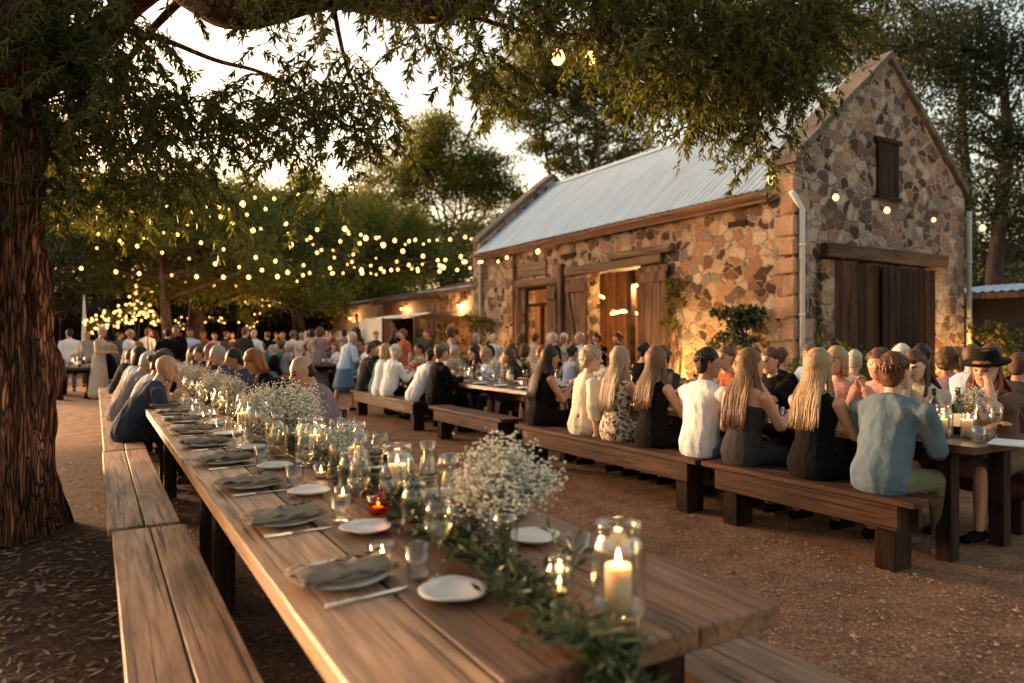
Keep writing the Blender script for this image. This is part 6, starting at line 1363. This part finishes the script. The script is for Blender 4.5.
# ---- middle row near side
person('white-haired man in a pale blue shirt and denim apron twisting on the bench', 4.2, y_on_x(344, 4.2), -75, pose('walk', lean=16, hy=-12, hp=14, aL='carry', aR='carry', sh=.2), ('rolled', 'pale_blue'), ('skirt', 'denim'), ('crop', 'white'), 'skin', vox=.012, scale=.92)
person('blonde guest in a pale shirt beside the white-haired man in denim', XR, y_on_x(370, XR) - .5, -90, pose(lean=8, hy=20, hp=4, female=True), ('shirt', 'white'), ('trousers', 'black'), ('bob', 'blonde'), 'skin', vox=.013)
person('man with silver hair in a white shirt and dark braces on the middle bench', XR + .05, y_on_x(386, XR), -80, pose(lean=10, hy=-10, hp=6), ('shirt', 'white'), ('trousers', 'black'), ('crop', 'white'), 'skin', vox=.012)
person('dark-haired man in a white shirt leaning far over the middle table', XR + .05, y_on_x(412, XR), -84, pose(lean=28, hy=-15, hp=10), ('shirt', 'white'), ('trousers', 'black'), ('short', 'dark'), 'skin', vox=.012)
person('guest in black jacket and olive cap, back to camera at the middle table', XR + .15, 9.62, -90, pose(lean=6, hy=4, hp=0), ('jacket', 'black'), ('trousers', 'black'), ('short', 'brown'), 'skin', ('cap', 'olive'), vox=.013)
# ---- middle row far side
person('grey-blond man in a pale blue shirt leaning over the white flowers', 5.86, y_on_x(500, 5.86), 90, pose(lean=24, hy=12, hp=16, aL='table', aR='fork', sh=.2), ('shirt', 'pale_blue'), ('trousers', 'navy'), ('crop', 'ash'), 'skin', vox=.011)
person('old man in a grey-green shirt looking down at the middle table', 5.86, y_on_x(466, 5.86), 90, pose(lean=18, hy=15, hp=20), ('shirt', 'olive'), ('trousers', 'brown'), ('crop', 'grey'), 'skin', vox=.012)
person('woman in a pale floral top left of the man in grey-green', 5.86, y_on_x(448, 5.86), 90, pose(lean=10, hy=0, hp=8, female=True), ('tee', 'floral'), ('skirt', 'beige'), ('bob', 'brown'), 'skin', vox=.013)
person('man in a black vest standing between the guests of the middle table', 6.4, y_on_x(481, 6.4), 100, pose(lean=10, hy=0, hp=10), ('tee', 'black'), ('trousers', 'black'), ('short', 'dark'), 'skin', vox=.014, z=0)
person('woman with brown hair in a beige top behind the pale blue shirt man', 6.6, y_on_x(515, 6.6), 95, pose(lean=4, hy=12, hp=2, female=True), ('shirt', 'beige'), ('skirt', 'brown'), ('long', 'brown'), 'skin', vox=.013)
person('guest in a red checked top at the far side beyond the middle table', 5.86, y_on_x(424, 5.86), 90, pose(lean=6, hy=0, hp=4, female=True), ('tee', 'red'), ('skirt', 'black'), ('bun', 'dark'), 'skin', vox=.014)

# ---- templates for the crowd
TP = {'sitm': (pose(lean=10, hp=6), 'shirt', 'trousers'), 'sitm2': (pose(lean=20, hy=18, hp=14, aL='fork', aR='table'), 'tee', 'trousers'), 'sitf': (pose(lean=8, hp=6, female=True, aL='table', aR='fork'), 'tank', 'skirt'), 'sitf2': (pose(lean=12, hy=-22, hp=4, female=True, aL='chin', aR='table'), 'tee', 'skirt'), 'sitf3': (pose(lean=6, hy=24, hp=2, female=True, aL='lap', aR='glass'), 'shirt', 'trousers'),
      'stm': (pose('stand', lean=2, hy=14, aL='down', aR='glass'), 'shirt', 'trousers'), 'stm2': (pose('walk', lean=5, hy=-10, hp=6, aL='carry', aR='carry'), 'jacket', 'trousers'), 'stf': (pose('stand', lean=2, hy=-18, female=True, aL='hip', aR='glass'), 'tank', 'long'), 'stf2': (pose('walk', lean=4, hy=10, female=True, aL='down', aR='carry'), 'tee', 'skirt')}
HM = ['short', 'short', 'crop', 'short', 'short', 'short', 'bald_ring']; HF = ['long', 'bob', 'bun', 'curly', 'long']
HN = {'short': 'short', 'crop': 'cropped', 'bald_ring': 'thinning', 'long': 'long', 'bob': 'bobbed', 'bun': 'pinned-up', 'curly': 'curly'}
HC_ = ['brown', 'dark', 'brown', 'dark', 'blonde', 'grey', 'light_brown', 'brown', 'red', 'dark', 'brown', 'light_brown']; HCN = {'light_brown': 'light brown', 'ash': 'ash blonde', 'dark': 'black', 'red': 'auburn'}
TC = ['white', 'black', 'navy', 'pale_blue', 'beige', 'grey', 'black', 'charcoal', 'rust', 'cream', 'charcoal', 'black', 'mauve', 'olive', 'brown', 'brown', 'denim', 'navy', 'teal', 'green']
TOPN = {'shirt': 'shirt', 'tee': 't-shirt', 'tank': 'sleeveless top', 'jacket': 'jacket', 'floaty': 'blouse', 'strapless': 'dress'}
seen_lab = set(); crs = random.Random(77)
def crowd(x, y, face, where, group, kinds=('sitm', 'sitm2', 'sitf', 'sitf2', 'sitf3'), col=None, hair=None, z=0, kind=None, dark=.0):
    for _ in range(60):
        if _ == 5: hair = None
        k = kind or crs.choice(kinds); P, tp, bt_ = TP[k]; F_ = P['female']; h = hair or (crs.choice(HF if F_ else HM), crs.choice(HC_)); c = col or crs.choice(TC)
        lab = '%s %s with %s %s hair in %s %s %s' % ('seated' if P['kind'] == 'sit' else 'standing', 'woman' if F_ else 'man', HN[h[0]], HCN.get(h[1], h[1]), c.replace('_', ' '), TOPN[tp], where)
        if lab not in seen_lab: break
    seen_lab.add(lab)
    return person(lab, x, y, face + crs.uniform(-14, 14), P, (tp, c), (bt_, crs.choice(['black', 'navy', 'charcoal', 'brown', 'denim', 'beige'] if bt_ == 'trousers' else [c])), h, crs.choice(['skin', 'skin', 'skin_pale', 'skin_tan']), vox=.016, tpl=k, group=group, z=z, scale=crs.uniform(.95, 1.03))
# rest of the left row
G1 = 'guests along the far part of the left row'
y = 11.0
while y < 15.6: crowd(.36 + crs.uniform(-.05, .05), y, -90, 'on the left row', G1, kinds=('sitm2', 'sitf2', 'sitm'), col=['white', 'black', 'beige', 'olive', 'charcoal', 'rust', 'grey'][int(y * 1.3) % 7]); y += crs.uniform(1.2, 1.8)
y = 9.1
while y < 14.4: crowd(1.70 + crs.uniform(-.05, .05), y, 90, 'on the left row', G1); y += crs.uniform(.7, 1.15)
# far part of the middle row
G2 = 'guests along the middle row'
for y in (11.9, 12.6): crowd(4.28, y, -90, 'on the middle row', G2)
for y in (9.7, 10.4, 11.0, 11.7, 12.4): crowd(5.86, y, 90, 'on the middle row', G2)
# row nearest the barn
G3 = 'guests in the row nearest the barn'
for u, c, h in [(1012, 'charcoal', ('short', 'brown')), (982, 'charcoal', ('long', 'brown')), (965, 'pale_blue', ('crop', 'brown')), (942, 'mauve', ('curly', 'brown')), (917, 'charcoal', ('short', 'dark')), (893, 'pale_blue', ('crop', 'white')), (872, 'black', ('short', 'dark')), (848, 'grey', ('crop', 'grey')), (825, 'black', ('short', 'dark')), (760, 'white', ('long', 'dark')), (772, 'black', ('short', 'dark')), (640, 'black', ('bun', 'dark'))]:
    crowd(7.13 + crs.uniform(-.05, .05), y_on_x(u, 7.13), -90, 'near the barn', G3, col=c, hair=h, kind='sitf' if h[0] in ('long', 'curly', 'bun') else 'sitm')
for y in (3.5, 4.3, 5.0, 6.3, 7.2, 8.1, 9.6, 10.4, 11.2, 11.8): crowd(8.66, y, 90, 'near the barn', G3)
for y in (9.4, 10.1, 11.0, 11.7): crowd(7.13, y, -90, 'near the barn', G3)
# standing near the doors
G4 = 'guests standing before the barn doors'
for u, X, c, h, k in [(548, 8.4, 'grey', ('crop', 'grey'), 'stm'), (533, 8.2, 'beige', ('short', 'brown'), 'stm2'), (566, 8.5, 'grey', ('crop', 'white'), 'stm'), (557, 7.6, 'black', ('crop', 'grey'), 'stm2'), (582, 7.9, 'pale_blue', ('crop', 'grey'), 'stm'), (600, 8.9, 'black', ('short', 'dark'), 'stm2'), (620, 9.0, 'black', ('bun', 'dark'), 'stf'), (520, 8.1, 'pink', ('long', 'brown'), 'stf2'), (493, 8.2, 'white', ('crop', 'white'), 'stm'), (478, 8.0, 'cream', ('bob', 'grey'), 'stf2')]:
    o = crowd(X, y_on_x(u, X), crs.choice([60, 100, 140, -60]), 'by the barn doors', G4, col=c, hair=h, kind=k); o.scale = (.9,) * 3
# far crowd at the eight tables
G5 = 'guests at the far tables under the lights'
short_ = ['by the beige woman', 'by the fairy lights', 'past the long row', 'by the dark trunk', 'amid the crowd', 'under low bulbs', 'left of the stage', 'before the stage', 'before the canopy']
for (x, y, l), w_ in zip(fars, short_):
    for sx in (-1, 1):
        for dy in (-1.1, -.35, .4, 1.1):
            if crs.random() < .93: crowd(x + sx * .83, y + dy + crs.uniform(-.1, .1), -90 if sx < 0 else 90, w_, G5)
G6 = 'standing guests and waiters in the far crowd'
person('woman in a long beige pinafore dress standing beside the small left table', *at_d(99, 340, 16.6).xy, -120, pose('walk', lean=4, hy=-20, hp=10, female=True, aL='carry', aR='carry'), ('tank', 'beige'), ('long', 'beige'), ('bun', 'ash'), 'skin', vox=.014)
for k, (u, d, c, kk) in enumerate([(70, 19, 'white', 'stm'), (128, 19.5, 'white', 'stf2'), (146, 21, 'white', 'stm2'), (168, 16.5, 'black', 'stm2'), (178, 17.5, 'black', 'stm'), (190, 19, 'pale_blue', 'stm'), (215, 21, 'pink', 'stf2'), (243, 18, 'charcoal', 'stm2'), (255, 19, 'white', 'stm'), (268, 22, 'black', 'stm'), (285, 23, 'grey', 'stm2'), (300, 24, 'white', 'stf2'), (312, 22, 'beige', 'stf'), (332, 24, 'red', 'stf2'), (345, 23, 'grey', 'stm'), (375, 20, 'charcoal', 'stm2'), (392, 19, 'black', 'stf2'), (405, 17, 'rust', 'stf2'), (430, 18, 'charcoal', 'stm'), (452, 17, 'grey', 'stf'), (225, 24, 'navy', 'stm'), (205, 25, 'rust', 'stf2'), (88, 21, 'grey', 'stm'), (320, 19, 'mauve', 'stf'), (180, 24, 'brown', 'stm2'), (157, 24.5, 'rust', 'stf2'), (232, 26, 'lilac', 'stf'), (276, 26.5, 'olive', 'stm'), (292, 20.5, 'cream', 'stf2'), (358, 21.5, 'teal', 'stf2'), (418, 21, 'green', 'stf2'), (119, 24, 'denim', 'stm')]):
    p_ = at_d(u, 340, d); o = crowd(p_.x, p_.y, crs.choice([0, 60, 120, 180, -60, -120]), 'in the far crowd', G6, col=c, kind=kk)
mu = at_d(357, 340, 25.3)
person('musician in a pale shirt playing on the small stage', mu.x, mu.y, 150, pose('stand', lean=2, hy=0, aL='glass', aR='fold'), ('shirt', 'beige'), ('trousers', 'black'), ('short', 'dark'), 'skin', vox=.016, z=.6)
mb = MB(); c = V3(0, 0, 0)
t = thing('guitar', 'acoustic guitar held by the musician on the stage', 'guitar', (mu.x - .10, mu.y - .24, 1.72), R(150))
mb.loft([[V3(math.cos(a) * (.17 + .03 * math.cos(2 * a)), y_, math.sin(a) * .14) for a in [k * 2 * math.pi / 20 for k in range(20)]] for y_ in (-.045, .045)]); mb.build('sound_box', M['brown_board_wood'], t)
mb = MB(); mb.bbox(-.62, -.03, -.025, -.15, .0, .025, .004); mb.build('neck', M['leg_wood'], t)
# ================================================================ camera, light, sky
cam = bpy.data.cameras.new('camera'); co = bpy.data.objects.new('camera', cam); COL.objects.link(co); sc.camera = co
co.location = (0, 0, HC); co.rotation_euler = (R(90), 0, -YAW); cam.sensor_width = 36; cam.lens = 36 * F / 1024; cam.shift_y = 1.5 / 1024 * -1
cam.clip_start = .05; cam.clip_end = 1000
cam.dof.use_dof = True; cam.dof.focus_distance = 4.2; cam.dof.aperture_fstop = 1.7
w = bpy.data.worlds.new('World'); sc.world = w; w.use_nodes = True; nt = w.node_tree
bg = nt.nodes['Background']; sky = nt.nodes.new('ShaderNodeTexSky'); sky.sky_type = 'NISHITA'; sky.sun_disc = False
SUN_EL, SUN_AZ = R(6), R(-30)   # azimuth from +Y towards +X
sky.sun_elevation = SUN_EL; sky.sun_rotation = SUN_AZ; sky.altitude = 50; sky.air_density = 1.0; sky.dust_density = 4; sky.ozone_density = 1.0
tn = nt.nodes.new('ShaderNodeMix'); tn.data_type = 'RGBA'; tn.blend_type = 'MULTIPLY'; tn.inputs[0].default_value = 1; nt.links.new(sky.outputs[0], tn.inputs[6]); tn.inputs[7].default_value = (1.42, 1.13, .89, 1); nt.links.new(tn.outputs[2], bg.inputs[0]); bg.inputs[1].default_value = .15
L = bpy.data.lights.new('sun', 'SUN'); L.energy = 2.0; L.angle = R(12); L.color = (1, .66, .40); so = bpy.data.objects.new('sun', L); COL.objects.link(so)
sd = Vector((math.sin(SUN_AZ) * math.cos(SUN_EL), math.cos(SUN_AZ) * math.cos(SUN_EL), math.sin(SUN_EL))); so.rotation_euler = sd.to_track_quat('Z', 'Y').to_euler()
sc.view_settings.view_transform = 'Standard'; sc.view_settings.look = 'None'; sc.view_settings.gamma = 1; sc.view_settings.use_curve_mapping = False; sc.view_settings.exposure = 2.15
cy = sc.cycles; cy.use_denoising = True; cy.sample_clamp_indirect = 4; cy.sample_clamp_direct = 0; cy.max_bounces = 8; cy.transparent_max_bounces = 24; cy.diffuse_bounces = 3; cy.glossy_bounces = 3; cy.caustics_reflective = False; cy.caustics_refractive = False
try: cy.denoiser = 'OPENIMAGEDENOISE'; cy.use_light_tree = True
except Exception: pass
